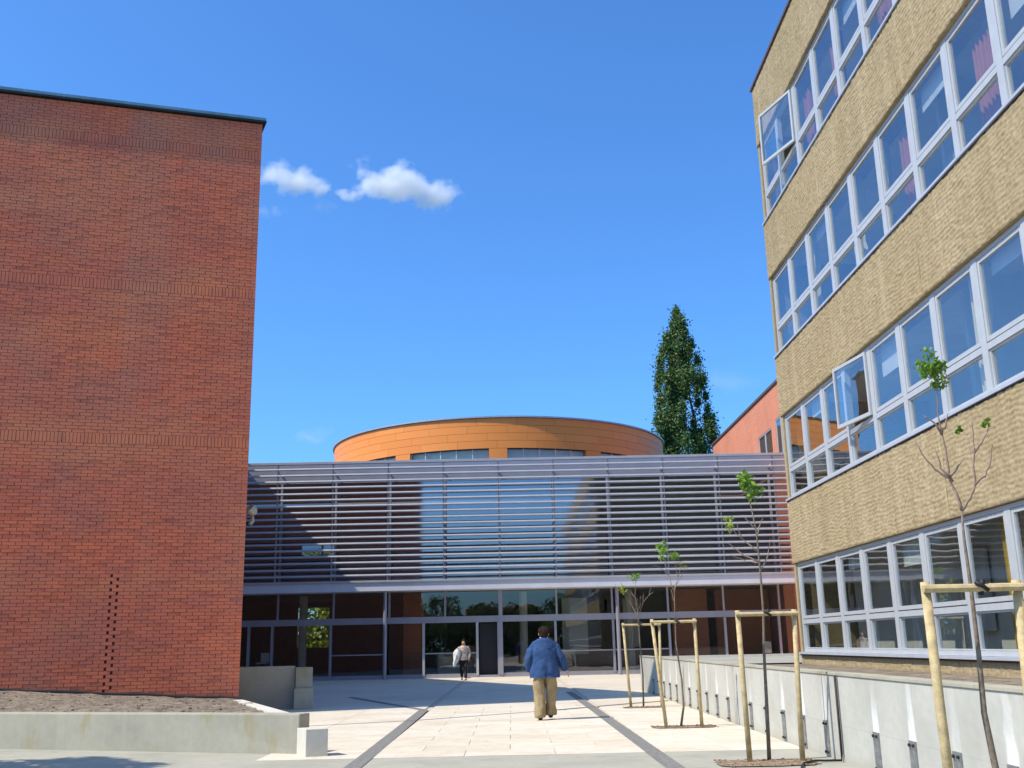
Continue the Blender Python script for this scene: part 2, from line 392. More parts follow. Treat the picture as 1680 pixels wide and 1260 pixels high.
# paving slabs: real slabs with recessed joints where they can be told apart, plain beyond
def slab_mesh(w, d):
    g = .0035; m = MB().box(g, w-g, g, d-g, -.02, 0)
    me = m.build('slab_tmp', 'slab', bevel=.003); me_ = me.data; bpy.data.objects.remove(me); return me_
cols = [(-11.9, 9.7, 7, 0), (-1.93, 3.75, 3, 1), (2.0, 1.95, 2, 2)]
DEP = .82; nrow = 14
for x0, wtot, nc, kk in cols:
    if kk == 0: w = 1.4
    else: w = wtot/nc
    me = slab_mesh(w, DEP)
    me2 = slab_mesh(w/2, DEP) if kk == 1 else None
    for r in range(nrow):
        y = 14.79 + r*DEP
        if kk == 1 and r % 2:
            inst('paving_slab', me2, plaza, (x0, y, 0)); inst('paving_slab', me2, plaza, (x0+wtot-w/2, y, 0))
            for c in range(nc-1): inst('paving_slab', me, plaza, (x0 + w/2 + c*w, y, 0))
        else:
            for c in range(nc):
                x = x0 + c*w
                if kk == 0 and (x < -9 or (x < -4 and y < 17.3)): continue
                inst('paving_slab', me, plaza, (x, y, 0))
YE = 14.79 + nrow*DEP
far = MB()
for (a, b_) in ((-30, -2.1), (-1.93, 1.82), (2.0, 16)):
    for k in range(16):
        y0 = YE + k*1.64
        if y0 > 52: break
        far.box(a, b_, y0 + .006, y0 + 1.634, -.02, -.0005)
stuff(far.build('paving', 'slab', plaza))
def strip(name, pts, w, z, mat='strip'):
    pts = [Vector((p[0], p[1], 0)) for p in pts]; v = []; f = []
    for i, p in enumerate(pts):
        t = (pts[min(i+1, len(pts)-1)] - pts[max(i-1, 0)]).normalized(); n = Vector((-t.y, t.x, 0))
        v += [p + n*w/2 + Vector((0, 0, z)), p - n*w/2 + Vector((0, 0, z))]
    f = [(2*i, 2*i+1, 2*i+3, 2*i+2) for i in range(len(pts)-1)]
    return struct(obj(name, v, f, mat))
strip('drainage_channel', [(-2.0, 4), (-2.02, 14.8), (-2.1, 25.45)], .22, .004)
strip('drainage_channel', [(1.92, 4), (1.9, 13), (1.82, 24), (1.72, 33.2)], .22, .004)
strip('drainage_channel', [(-2.1, 25.4), (-3.2, 28.2), (-4.9, 32.6)], .2, .0055)
strip('ground_line', [(-4.2, 20.9), (-3.2, 21.35), (-1.93, 21.95), (-.8, 22.85), (.97, 24.3)], .07, .008)  # thin dark line drawn across the paving
strip('ground_line', [(.97, 24.3), (1.6, 24.95), (2.86, 26.2), (3.9, 27.1)], .16, .0085)

# ------------------------------------------------------------------ left brick building
K = Vector((-6.36, 25.03, 0)); D = Vector((-.958, -.287, 0)).normalized(); NF = Vector((D.y*-1, D.x, 0)); NF = Vector((.287, -.958, 0)).normalized()
SD = Vector((-.402, .916, 0)).normalized(); HB = 15.02
bb = thing('brick_building', 'tall windowless red brick building on the left with thin green roof coping', 'building', K)
def P3(s, out, z): return K*0 + D*s + NF*out + Vector((0, 0, z))
core = [Vector((0, 0, 0)) - NF*.04, D*16 - NF*.04, D*16 + SD*26, SD*26]
# inner core wall
o = MB().prism([(p.x, p.y) for p in core], 0, HB).build('wall', 'brickfar', bb, uv=wall_uv)
BW, BH, J = .28, .08, .011
SMAX = 8.7
mj = MB()   # bed mortar strips
bricks = []
def course_z():
    zs = []; z = .02; k = 0; sold = [6.30, 10.14, 13.98]
    while z < HB - .02:
        s = next((q for q in sold if abs(z - q) < BH*.51), None)
        if s is not None: zs.append((z, 'S', .25)); z += .25
        else: zs.append((z, 'R', BH)); z += BH
    return zs
CZ = course_z()
for ci, (z, ty, h) in enumerate(CZ):
    z1 = min(z + h - J, HB)
    a = P3(.0, -.010, z1 - .001)
    mj.obox(a, D*SMAX, -NF*.028, Vector((0, 0, J + .002)))
    if ty == 'R':
        off = (ci % 2)*BW/2
        s = -off
        while s < SMAX:
            s0, s1 = max(s, 0) + J/2, min(s + BW, SMAX) - J/2
            if s <= 0: s0 = 0
            if z < 3.15:           # toothed movement joint: wide open perpends
                for e in (2.80, 2.94):
                    if abs(s - e) < .071: s0 = s + .034
                    if abs(s + BW - e) < .071: s1 = s + BW - .022
            if s1 - s0 > .03: bricks.append((s0, s1, z, z1, random.gauss(0, .0022)))
            s += BW
    else:
        s = 0
        while s < SMAX:
            bricks.append((s + .004 if s else 0, min(s + .082 - .006, SMAX), z, z1, random.gauss(.002, .0015))); s += .082
mj.build('mortar', 'mortar', bb)
obj('mortar_backing', [P3(0, -.034, 0), P3(SMAX, -.034, 0), P3(SMAX, -.034, HB), P3(0, -.034, HB)], [(0, 1, 2, 3)], 'void', bb)
def brick_geo(s0, s1, z0, z1, o_):
    a = [P3(s, o, z) for o in (-.03, o_) for s in (s0, s1) for z in (z0, z1)]
    # idx: o*4+s*2+z
    return a, [(4, 6, 7, 5), (0, 1, 5, 4), (2, 6, 7, 3), (0, 4, 6, 2), (1, 3, 7, 5)]
single = sorted([b for b in bricks if 1.0 < b[2] < 6 and 3.6 < b[0] < 6.2 and b[1]-b[0] > .2], key=lambda b: -b[0] - .02*b[2])
single = [b for b in bricks if 1.0 < b[2] < 2.9 and 3.2 < b[0] < 6.1 and b[1]-b[0] > .2][:300]
sset = set(map(id, single)); V = []; Fc = []
for b in bricks:
    if id(b) in sset: continue
    a, f = brick_geo(*b); k = len(V); V += a; Fc += [tuple(i + k for i in q) for q in f]
stuff(obj('brick_courses', V, Fc, 'brick', bb))
bme = None
for (s0, s1, z0, z1, o_) in single:
    if bme is None:
        a, f = brick_geo(0, BW - J, 0, BH - J, 0)
        t_ = obj('brick', a, f, 'brick'); bme = t_.data; bpy.data.objects.remove(t_)
    inst('brick', bme, bb, P3(s0, o_, z0))
# coping: dark drip below, pale green metal top
cp = MB(); e = .10
def ring(off): return [NF*off - D*off, D*16 + NF*off, D*16 + SD*26, SD*26 + Vector((off, 0, 0))]
cp.prism([(p.x, p.y) for p in ring(.10)], HB + .002, HB + .055); cp.build('coping', 'coping', bb)
cp = MB().prism([(p.x, p.y) for p in ring(.085)], HB + .056, HB + .14); cp.build('roof', 'copingtop', bb)

# floodlight on the corner
fl = thing('floodlight', 'small pale floodlight bracketed to the corner of the brick building', 'lamp', (-6.6, 26.1, 4.7))
MB().tube([(-.15, 0, 0), (.05, -.02, 0), (.14, -.03, .02)], .022, 6).build('bracket', 'lampw', fl)
MB().tube([(.08, -.12, .22), (.16, -.02, .12), (.2, .02, .08)], [.13, .12, .05], 10).build('lamp_head', 'lampw', fl, smooth=False)
MB().tube([(.14, -.03, .02), (.14, -.05, -.10), (.10, -.1, -.2)], [.03, .06, .05], 8).build('sensor', 'lampw', fl)

# ------------------------------------------------------------------ right office building
XF = 6.4; YC = 23.75; MW = 1.45
ob = thing('office_building', 'four storey tan ribbed concrete office building with ribbon windows on the right', 'building', (XF, YC, 0))
def vnoise(shape, gy, gz, seed):
    r = np.random.default_rng(seed); g = r.random((gy+2, gz+2)); y = np.linspace(0, gy, shape[0], endpoint=False); z = np.linspace(0, gz, shape[1], endpoint=False)
    yi = y.astype(int); zi = z.astype(int); fy = (y-yi)[:, None]; fz = (z-zi)[None, :]; fy = fy*fy*(3-2*fy); fz = fz*fz*(3-2*fz)
    a = g[yi][:, zi]; b = g[yi+1][:, zi]; c = g[yi][:, zi+1]; d = g[yi+1][:, zi+1]
    return (a*(1-fy)+b*fy)*(1-fz) + (c*(1-fy)+d*fy)*fz
def rib_mesh(L, H, seed, ny=200, nz=None):
    nz = nz or max(8, int(H/.018)); Y = np.linspace(0, L, ny); Z = np.linspace(0, H, nz)
    YY, ZZ = np.meshgrid(Y, Z, indexing='ij'); sh = (ny, nz)
    ph = vnoise(sh, int(L*2.2)+1, int(H*2)+1, seed)*.7 + vnoise(sh, int(L*6), int(H*5)+1, seed+1)*.55 + vnoise(sh, int(L*16), int(H*12)+1, seed+5)*.45
    amp = .35 + .9*vnoise(sh, int(L*4), int(H*9)+1, seed+2)
    rib = np.abs(np.sin(pi*(ZZ/.07 + ph)))**.8
    d = .0125*rib*amp + .010*vnoise(sh, int(L*18), int(H*20)+1, seed+3)
    vert = np.exp(-((np.mod(YY+.4*seed, 1.45)-.5)/.05)**2)*.25
    d = d*(1-vert)
    edge = np.minimum(np.minimum(YY, L-YY)/.02, 1)*np.minimum(np.minimum(ZZ, H-ZZ)/.02+.3, 1); d = d*edge
    v = [(-float(x)-.0, -float(y), float(z)) for x, y, z in zip(d.ravel(), YY.ravel(), ZZ.ravel())]
    f = [(i*nz+j, i*nz+j+1, (i+1)*nz+j+1, (i+1)*nz+j) for i in range(ny-1) for j in range(nz-1)]
    k = len(v); c = [(0, 0, 0), (0, -L, 0), (0, -L, H), (0, 0, H)]; bx = [(.12, y, z) for _, y, z in c]
    v += c + bx; f += [(k, k+4, k+5, k+1), (k+3, k+2, k+6, k+7), (k, k+3, k+7, k+4), (k+1, k+5, k+6, k+2)]
    t_ = obj('panel', v, f, 'rib', smooth=True); me = t_.data; bpy.data.objects.remove(t_); return me
PL = MW*3; NWIN = 14
bands = [(3.09, 4.50), (6.49, 7.90), (9.89, 11.29), (13.40, 14.98)]
msh = [rib_mesh(PL - .015, 1.41, s) for s in (1, 2, 3)]; mtop = [rib_mesh(PL - .015, 1.58, s) for s in (4, 5)]; mbase = [rib_mesh(PL-.015, .30, 6)]
for bi, (z0, z1) in enumerate(bands):
    for k in range(11):
        me = (mtop if bi == 3 else msh)[(k*2+bi) % (2 if bi == 3 else 3)]
        inst('panel', me, ob, (0, -k*PL - .002, z0))
for k in range(8): inst('panel', mbase[0], ob, (.05, -k*PL, .82))
DEPB = 14
cm = MB()
cm.box(.5, DEPB, -44, 0, 0, .8)
for z0, z1 in bands: cm.box(.122, .5, -44, 0, z0 + .03, z1 - .02)
cm.box(.3, DEPB, -.25, 0, .8, 14.9)
cm.build('wall', 'rib', ob)
MB().box(-.05, DEPB, -44, .06, 14.985, 15.05).build('coping', 'cornice', ob)
for za, zb in ((.85, 3.09), (4.5, 6.49), (7.9, 9.89), (11.29, 13.4)): MB().box(.02, .3, -.14, 0, za, zb).build('corner_post', 'rib', ob)
slabm = MB()
for z in (.5, 3.35, 6.75, 10.15, 13.55): slabm.box(.5, DEPB-.2, -43.5, -.3, z, z + .25)
slabm.build('floor_slab', 'interior', ob)
MB().box(3.4, 3.5, -43.5, -.3, 3.6, 14.8).build('interior_wall', 'interior', ob)
MB().box(1.25, 1.35, -43.5, -.3, .75, 3.35).build('interior_wall', 'interior', ob)  # wall added close behind the panes to catch sun and brighten them
# partition walls
pm = MB()
for k in range(1, 6): pm.box(.6, 3.4, -k*PL*2-.06, -k*PL*2+.06, 3.6, 13.5)
pm.build('partition_wall', 'interior', ob)
# whiteboards in the ground floor room
for (y, z) in ((-6.2, 1.5), (-8.6, 1.45), (-10.2, 1.4)):
    MB().box(1.15, 1.2, y-.9, y, z, z+1.3).build('notice_board', 'intwhite', ob)

rows = [(1.16, 3.08), (4.55, 6.48), (7.95, 9.88), (11.34, 13.39)]
def frame_mesh(h):
    """local: y 0..-MW, z 0..h, outside is -x"""
    m = MB(); w = MW; s = .085; tz = .60 if h < 2 else .62
    x0, x1 = .06, .16
    m.box(x0, x1, -s, 0, 0, h); m.box(x0, x1, -w, -w + s, 0, h)               # jambs
    m.box(x0 + .004, x1, -w + s, -s, 0, .07); m.box(x0 + .004, x1, -w + s, -s, h-.06, h)
    m.box(x0 + .004, x1, -w + s, -s, tz, tz + .09)                               # transom
    # lower fixed light bead
    return m, tz
def sash_mesh(h, tz, lo):
    """a sash as its own ring, hinge at its near side (y=0), extends to +y"""
    w = MW - .17 - .012; b_ = .055; z0, z1 = lo
    m = MB(); m.box(-.03, .03, 0, b_, z0, z1); m.box(-.03, .03, w-b_, w, z0, z1); m.box(-.027, .027, b_, w-b_, z0, z0+b_+.01); m.box(-.027, .027, b_, w-b_, z1-b_, z1)
    return m, w, b_
fr_cache = {}
def build_windows():
    for fi, (z0, z1) in enumerate(rows):
        h = round(z1 - z0, 3)
        if h not in fr_cache:
            m, tz = frame_mesh(h); fo = m.build('window', 'alu'); fm = fo.data; bpy.data.objects.remove(fo)
            g = MB()
            sm, w, b_ = sash_mesh(h, tz, (tz + .108, h - .066)); so_ = sm.build('sash', 'alu'); smd = so_.data; bpy.data.objects.remove(so_)
            lm = MB(); lm.box(.085, .14, -MW+.09, -MW+.115, .075, tz-.004); lm.box(.085, .14, -.115, -.09, .075, tz-.004); lm.box(.086, .14, -MW+.115, -.115, .075, .095); lm.box(.086, .14, -MW+.115, -.115, tz-.03, tz-.004)
            lo_ = lm.build('bead', 'alu'); lmd = lo_.data; bpy.data.objects.remove(lo_)
            pu = MB().box(-.004, .004, b_+.001, w-b_-.001, tz+.108+b_, h-.066-b_); po = pu.build('pane', 'glass'); pud = po.data; bpy.data.objects.remove(po)
            pl = MB().box(.11, .118, -MW+.116, -.116, .096, tz-.031); po = pl.build('pane', 'glass'); pld = po.data; bpy.data.objects.remove(po)
            gs = MB(); gs.box(.07, .15, -MW+.086, -.086, tz+.09, tz+.106); gs_o = gs.build('gasket', 'gasket'); gsd = gs_o.data; bpy.data.objects.remove(gs_o)
            fr_cache[h] = (fm, smd, lmd, pud, pld, gsd, w)
        fm, smd, lmd, pud, pld, gsd, w = fr_cache[h]
        for k in range(NWIN):
            y = -.16 - k*MW
            win = inst('window', fm, ob, (0, y, z0))
            inst('bead', lmd, win, (0, 0, 0)); inst('pane', pld, win, (0, 0, 0)); inst('gasket', gsd, win, (0, 0, 0))
            ang = 0
            if (fi, k) == (3, 1): ang = radians(19)
            if (fi, k) == (1, 3): ang = radians(9)
            # hinged on the near jamb; opens outwards
            yy = -MW + .091; sx = .10
            s_ = inst('sash', smd, win, (sx if not ang else .05, yy, 0), ang)
            p_ = inst('pane', pud, win, (sx if not ang else .05, yy, 0), ang)
            if ang:
                s_['label'] = 'open casement sash swung outwards'; win['label'] = 'window with its upper sash swung open'
        ze = -.16 - NWIN*MW
        m = MB(); y = ze
        while y > -43: m.box(.06, .16, y - .085, y + .085, z0, z1); y -= MW
        m.box(.065, .16, -43, ze, z0, z0+.07); m.box(.065, .16, -43, ze, z1-.06, z1); m.box(.065, .16, -43, ze, z0+.6, z0+.69)
        m.build('window_mullion', 'alu', ob)
        MB().box(.105, .11, -43, ze, z0+.05, z1-.05).build('window_glazing', 'glass', ob)
        # sill flashing and drip gap
        MB().box(-.045, .16, -43, -.02, z0 - .045, z0 - .004).build('sill', 'sill', ob)
        MB().box(-.012, .1, -43, -.03, z0 - .075, z0 - .046).build('sill_gap', 'gasket', ob)
build_windows()
def curtain(y0, y1, z0, z1, mat, x=.32, pinch=0, seed=0):
    n = 34; v = []; f = []; r = random.Random(seed); ph = r.random()*6; mz = 8
    for j in range(mz+1):
        t = j/mz; z = z0 + (z1-z0)*t; pf = 1 - pinch*math.exp(-((t-.42)/.16)**2)
        for i in range(n+1):
            u = i/n; y = y0 + (y1-y0)*u*pf
            v.append((x + .05*sin(u*(y1-y0)*-22*pi/1.3 + ph) + .02*sin(u*17+ph*2), y, z))
    f = [(j*(n+1)+i, j*(n+1)+i+1, (j+1)*(n+1)+i+1, (j+1)*(n+1)+i) for j in range(mz) for i in range(n)]
    return obj('curtain', v, f, mat, ob, smooth=True)
W0 = lambda k: -.16 - k*MW
for fi, k, dz in ((3, 4, .5), (3, 6, .35), (2, 2, .3), (2, 6, .45), (2, 8, .7), (1, 1, .4), (1, 4, .6), (1, 7, .3), (0, 2, .35), (0, 4, .5), (1, 10, .5)):
    MB().box(.24, .25, W0(k)-MW+.12, W0(k)-.12, rows[fi][1]-dz, rows[fi][1]-.06).build('roller_blind', 'intwhite', ob)
cur = [(3, 2, .1, .55, 'pink'), (3, 3, .55, 1.2, 'pink'), (3, 5, .2, .7, 'pink'), (3, 7, .4, .9, 'pink'), (3, 8, .2, .9, 'pink'),
       (2, 1, .8, 1.35, 'beige'), (2, 3, .75, 1.3, 'beige'), (2, 4, .9, 1.3, 'beige'), (2, 5, .45, .9, 'pink'), (2, 7, .35, 1.0, 'pink'), (2, 9, .3, .9, 'pink'), (2, 11, .3, .8, 'pink'),
       (1, 6, .75, 1.3, 'beige'), (1, 8, .85, 1.4, 'beige'), (1, 9, .2, .75, 'beige'),
       (0, 6, .75, 1.15, 'ochre'), (0, 7, .7, 1.2, 'ochre'), (0, 9, .2, .8, 'ochre')]
for i, (fi, k, a, b_, mt) in enumerate(cur):
    z0, z1 = rows[fi]; curtain(W0(k)-a, W0(k)-b_, z0-.05, z1-.02 if mt != 'pink' else z1-.35, mt, pinch=.35 if mt != 'pink' else 0, seed=i)

# ------------------------------------------------------------------ terrace + retaining wall on the right
sheet('terrace', 4.13, 6.46, 2, 23.8, .90, 'soil')
sheet('terrace_paving', 4.13, 13.5, 23.8, 33.2, .93, 'apron')
rw = thing('retaining_wall', 'long pale concrete retaining wall with steel plates below the office building', 'wall', (3.95, 19.2, 0))
seg = [19.2 + 6.1*k for k in (-3, -2, -1, 0, 1)]
for i, y0 in enumerate(seg):
    L = 6.1 if i < 4 else 33.15 - y0
    p = MB().box(0, .18, .012, L - .012, -.05, 1.0).build('wall_panel', 'retain', rw, loc=(0, y0 - 19.2, 0), bevel=.006)
    MB().box(-.015, .2, .005, L - .005, 1.002, 1.035).build('coping', 'conc_low', rw, loc=(0, y0 - 19.2, 0), bevel=.004)
    MB().box(.03, .17, -.012, .012, 0, 1.0).build('joint', 'gasket', rw, loc=(0, y0 - 19.2, 0))
    for k in range(5):
        yy = y0 - 19.2 + .62 + 1.06*k
        if yy + 19.2 > 32.6 or yy + 19.2 < 5.5: continue
        br = MB().box(-.014, -.001, -.09, .09, .02, .44).build('bracket', 'steel', rw, loc=(0, yy, 0))
        m = MB()
        for zz in (.40, .06):
            for dy in (-.05, .05): m.tube([(-.014, dy, zz), (-.035, dy, zz)], .016, 6)
        m.build('bolt', 'bolt', br)
# far return of the wall
MB().box(.18, 9.6, 13.77, 13.95, -.05, 1.0).build('return_wall', 'conc_cap', rw)
hose = MB(); pts = [(4.0, 13.12, .12), (3.93, 13.15, .02), (3.75, 13.2, .015), (3.6, 13.1, .03), (3.42, 12.95, .02), (3.3, 12.6, .02), (3.2, 12.2, .015), (3.12, 11.6, .015)]
tag(MB().tube([(3.925, 13.105, 1.0), (3.925, 13.105, .3)] + [(3.925, 13.11, .1)] + pts[1:], .014, 6, up=(1, .2, .3)).build('irrigation_hose', 'tie', smooth=True),
    'black irrigation hose running down a wall joint to the tree pit', 'hose')

# ------------------------------------------------------------------ left low walls and soil bed
lw = thing('low_wall', 'long low concrete bed wall with stains in front of the brick building', 'wall', (-3.07, 15.58, 0))
d1 = Vector((-5.18, 1.96, 0)).normalized(); n1 = Vector((d1.y, -d1.x, 0))*-1     # towards back
if n1.y < 0: n1 = -n1
m = MB().obox((0, 0, -.02), d1*16, n1*.28, (0, 0, .565)); m.build('wall_panel', 'conc_low', lw, bevel=.02)
e1 = Vector((-.15, .3, 0)); t1 = (Vector((-6.15, 24.6, 0)) - Vector((-3.25, 15.95, 0)))
rt = MB(); a = Vector((-.18, .36, 0)); tn = Vector((t1.y, -t1.x, 0)).normalized()
pa = [a + tn*.0, a + t1, a + t1 - tn*.25, a - tn*.25]
rt.prism([(p.x, p.y) for p in pa], -.02, .52, [.535, .36, .36, .535]).build('return_wall', 'conc_cap', lw)
blk = tag(MB().prism([(0, 0), (.29, .10), (.10, .44), (-.19, .33)], -.02, .365).build('concrete_block', 'conc_cap', loc=(-2.88, 15.1, 0), bevel=.008),
    'small square concrete block standing at the end of the low wall', 'block')
# soil bed
def soil_bed():
    n, mm = 60, 26; v = []; f = []
    A0 = Vector((-3.3, 15.95, 0)) ; A1 = A0 + d1*15
    B0 = K + Vector((.0, -.02, 0)) + SD*.0; B1 = K + D*16
    for i in range(n+1):
        t = i/n; s = t*15; s2 = t*16
        a_ = A0 + d1*s; b_ = B0 + D*s2
        zb = .34 + .42*min(s2/6, 1)
        for j in range(mm+1):
            u = j/mm; p = a_.lerp(b_, u); z = .50*(1-u) + zb*u
            z += .05*(mnoise.noise(Vector((p.x*2.3, p.y*2.3, 0)))) + .025*mnoise.noise(Vector((p.x*8, p.y*8, 3)))
            v.append((p.x, p.y, z))
    f = [(i*(mm+1)+j, (i+1)*(mm+1)+j, (i+1)*(mm+1)+j+1, i*(mm+1)+j+1) for i in range(n) for j in range(mm)]
    return obj('soil_bed', v, f, 'soil', smooth=True)
struct(soil_bed())
# stones and clods on the bed, sheet of bitumen along the wall foot
cl = MB(); r = random.Random(3)
for k in range(700):
    s = r.random()*7.5; u = r.random()
    p = (Vector((-3.3, 15.95, 0)) + d1*s).lerp(K + D*s, u); z = .50*(1-u) + (.34 + .42*min(s/6, 1))*u
    q = .008 + .03*r.random()**3; cl.ball((p.x, p.y, z + .0), (q*1.3, q, q*.7), 5, 4)
tag(stuff(cl.build('clods', 'dirt')), 'scattered clods and stones on the bare soil bed', 'stones')
stuff_o = MB().obox(K + NF*.012 + Vector((0, 0, .30)), D*9, NF*.02, (0, 0, .0))
v = []
bt = MB(); nseg = 20
pts0 = [(K + D*(9*i/nseg) + NF*.012, .30 + .42*min(9*i/nseg/6, 1)) for i in range(nseg+1)]
vv = []; ff = []
for i, (p, z) in enumerate(pts0):
    zz = z + .10 + .012*sin(i*1.7); vv += [(p.x-K.x, p.y-K.y, z-.1), (p.x-K.x, p.y-K.y, zz), (p.x-K.x + NF.x*.05, p.y-K.y + NF.y*.05, z - .1), (p.x-K.x + NF.x*.04, p.y-K.y + NF.y*.04, zz-.02)]
for i in range(nseg):
    a0 = 4*i; ff += [(a0+1, a0+5, a0+7, a0+3), (a0+3, a0+7, a0+6, a0+2)]
obj('damp_membrane', vv, ff, 'gasket', bb)
# second wall in shade with its end pillar
w2 = thing('low_wall', 'shaded shorter concrete wall beside the corner of the brick building', 'wall', (-6.3, 26.75, 0))
a = Vector((.95, .28, 0)).normalized(); b_ = Vector((-.28, .95, 0))
MB().obox(Vector((-1.4, -.35, -.02)), a*2.32, b_*.25, (0, 0, 1.06)).build('wall_panel', 'conc_low', w2, bevel=.01)
MB().obox(Vector((-1.4, -.35, 0)) + a*2.325 - b_*.15, a*.42, b_*.5, (0, 0, 1.0)).build('pillar', 'conc_low', w2, bevel=.012)
MB().obox(Vector((-1.4, -.35, 0)) + a*2.28 - b_*.34, a*.47, b_*.185, (0, 0, .5)).build('plinth', 'conc_low', w2, bevel=.01)

# ------------------------------------------------------------------ glass hall in the middle
YS, YG = 49.0, 50.0; XL, XR = -18.9, 13.7
gh = thing('glass_hall', 'low glazed entrance hall screened by grey horizontal louvres between the buildings', 'building', (0, YG, 0))
MX = [-.49 + 2.635*k for k in range(-7, 6)]
zB0, zB1, zT = 3.97, 4.44, 10.12
MB().box(XL, XR, YS-YG, .25, zB0, zB1).build('fascia_beam', 'fascia', gh, bevel=.02)
MB().box(XL, XR, YS-YG-.06, YS-YG-.002, zB1-.07, zB1+.03).build('gutter', 'slatm', gh, bevel=.01)
sc = MB()
for x in MX:
    sc.box(x-.028, x+.028, YS-YG+.12, YS-YG+.20, zB1, zT-.02)
    sc.box(x-.02, x+.02, YS-YG+.2, .12, zT-.55, zT-.45); sc.box(x-.02, x+.02, YS-YG+.2, .12, 4.75, 4.85)
scr = sc.build('louvre_screen', 'slatm', gh)
xs = [XL] + [x for x in MX if XL < x < XR] + [XR]
def slat_mesh(L):
    # aerofoil blade, nose to the front, slightly tilted
    prof = [(-.015, .0), (0, .045), (.03, .064), (.09, .055), (.19, .018), (.19, .006), (.09, -.02), (.03, -.042), (0, -.04)]
    n = len(prof); v = [(x, y, z) for x in (.006, L-.006) for y, z in prof]
    f = [(i, (i+1) % n, (i+1) % n + n, i+n) for i in range(n)] + [tuple(range(n))[::-1], tuple(range(n, 2*n))]
    o = obj('slat', v, f, 'slatm'); bm = bmesh.new(); bm.from_mesh(o.data); bmesh.ops.recalc_face_normals(bm, faces=bm.faces); bm.to_mesh(o.data); bm.free()
    me = o.data; bpy.data.objects.remove(o); return me
sm_cache = {}
for i in range(len(xs)-1):
    L = round(xs[i+1]-xs[i], 3)
    if L not in sm_cache: sm_cache[L] = slat_mesh(L)
    for k in range(18): inst('slat', sm_cache[L], scr, (xs[i], YS-YG, 4.70 + .2975*k))
MB().box(XL, XR, YS-YG-.01, YS-YG+.2, zT-.12, zT).build('top_rail', 'slatm', gh, bevel=.01)
# upper facade behind the louvres
up = MB(); up.box(XL, XR, .1, .3, 9.25, 10.21); up.box(XL, XR, .24, .4, zB1-.01, 5.1); up.build('parapet', 'metal', gh)
MB().box(XL, XR, .3, 11, 9.75, 9.95).build('roof', 'roofing', gh)
m = MB()
for i in range(len(xs)-1):
    a_, b2 = xs[i] + .05, xs[i+1] - .05
    MB().box(a_, b2, .14, .15, 4.46, 9.24).build('pane', 'glassup', gh)
for x in MX:
    MB().box(x-.048, x+.048, .08, .2, 4.46, 9.24).build('mullion', 'metal', gh)
# ground floor glazing
tz0, tz1 = 2.50, 2.79
MB().box(XL, XR, -.0, .16, tz0, tz1).build('transom', 'metal', gh)
MB().box(XL, XR, -.02, .18, 0, .10).build('threshold', 'metal', gh)
low = [x for x in MX]
lx = sorted(set([XL, -12.35, -11.25, -8.50, -5.93, -4.14, -1.62, -.62, 2.06, 4.78, 7.41, 10.05, 12.6, XR]))
for x in lx[1:-1]: MB().box(x-.055, x+.055, -.04, .15, .10, tz0-.002).build('mullion', 'alu' if x in (-4.14, -1.62) else 'metal', gh)
for x in MX: MB().box(x-.045, x+.045, .01, .15, tz1+.002, zB0-.002).build('mullion', 'metal', gh)
MB().box(-.60, -.42, -.06, .17, .10, zB0-.002).build('post', 'metal', gh)
for i in range(len(lx)-1):
    a_, b2 = lx[i] + .056, lx[i+1] - .056
    if abs(lx[i] + 1.62) < .01: continue     # open doorway
    MB().box(a_, b2, .06, .07, .101, tz0-.001).build('pane', 'glasshall', gh)
    MB().box(a_, b2, .0, .12, .101, .18).build('bottom_rail', 'metal', gh)
for i in range(len(xs)-1): MB().box(xs[i]+.05, xs[i+1]-.05, .06, .07, tz1+.001, zB0-.001).build('pane', 'glasshall', gh)
MB().box(-1.52, -.70, .35, 1.1, .02, 2.45).build('dark_doorway', 'gasket', gh)  # black block standing in for the shade inside the open doorway
for x in (-5.88, 4.95): MB().tube([(x, YS-YG+.35, 0), (x, YS-YG+.35, zB0-.002)], .085, 16).build('column', 'metal', gh, smooth=False)
for i in range(len(lx)-1):
    if i in (3, 5, 8, 9): MB().box(lx[i] + .056, lx[i+1] - .056, -.01, .13, 1.08, 1.14).build('push_bar', 'metal', gh)
# interior: floors, back wall with openings, added brick backdrops, counter
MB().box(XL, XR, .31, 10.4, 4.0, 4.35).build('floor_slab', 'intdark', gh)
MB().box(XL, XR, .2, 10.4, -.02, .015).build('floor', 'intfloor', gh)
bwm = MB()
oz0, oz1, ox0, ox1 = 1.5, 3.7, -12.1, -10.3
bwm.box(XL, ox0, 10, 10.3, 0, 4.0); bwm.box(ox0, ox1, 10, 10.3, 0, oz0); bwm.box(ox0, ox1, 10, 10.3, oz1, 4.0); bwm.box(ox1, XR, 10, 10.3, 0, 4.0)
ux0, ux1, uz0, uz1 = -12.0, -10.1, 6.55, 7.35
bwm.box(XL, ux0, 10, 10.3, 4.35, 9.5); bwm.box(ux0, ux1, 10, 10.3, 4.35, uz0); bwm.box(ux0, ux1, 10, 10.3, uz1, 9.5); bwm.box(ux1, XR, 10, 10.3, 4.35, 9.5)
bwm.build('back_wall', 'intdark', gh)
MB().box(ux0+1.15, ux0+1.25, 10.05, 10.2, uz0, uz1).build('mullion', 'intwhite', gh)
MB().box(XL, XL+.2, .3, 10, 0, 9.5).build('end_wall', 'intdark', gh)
MB().box(XR-.2, XR, .3, 10, 0, 9.5).build('end_wall', 'brickorange', gh, uv=wall_uv)
for x0, x1, y in ((-5.3, -4.3, 2.4), (8.2, 10.0, 4), (10.6, 13.4, 5)):  # brick walls added for the red and orange patches showing in the glass
    MB().box(x0, x1, y, y+.3, .02, 4.0).build('brick_backdrop', 'brickorange' if x0 > 5 else 'brickfar', gh, uv=wall_uv)
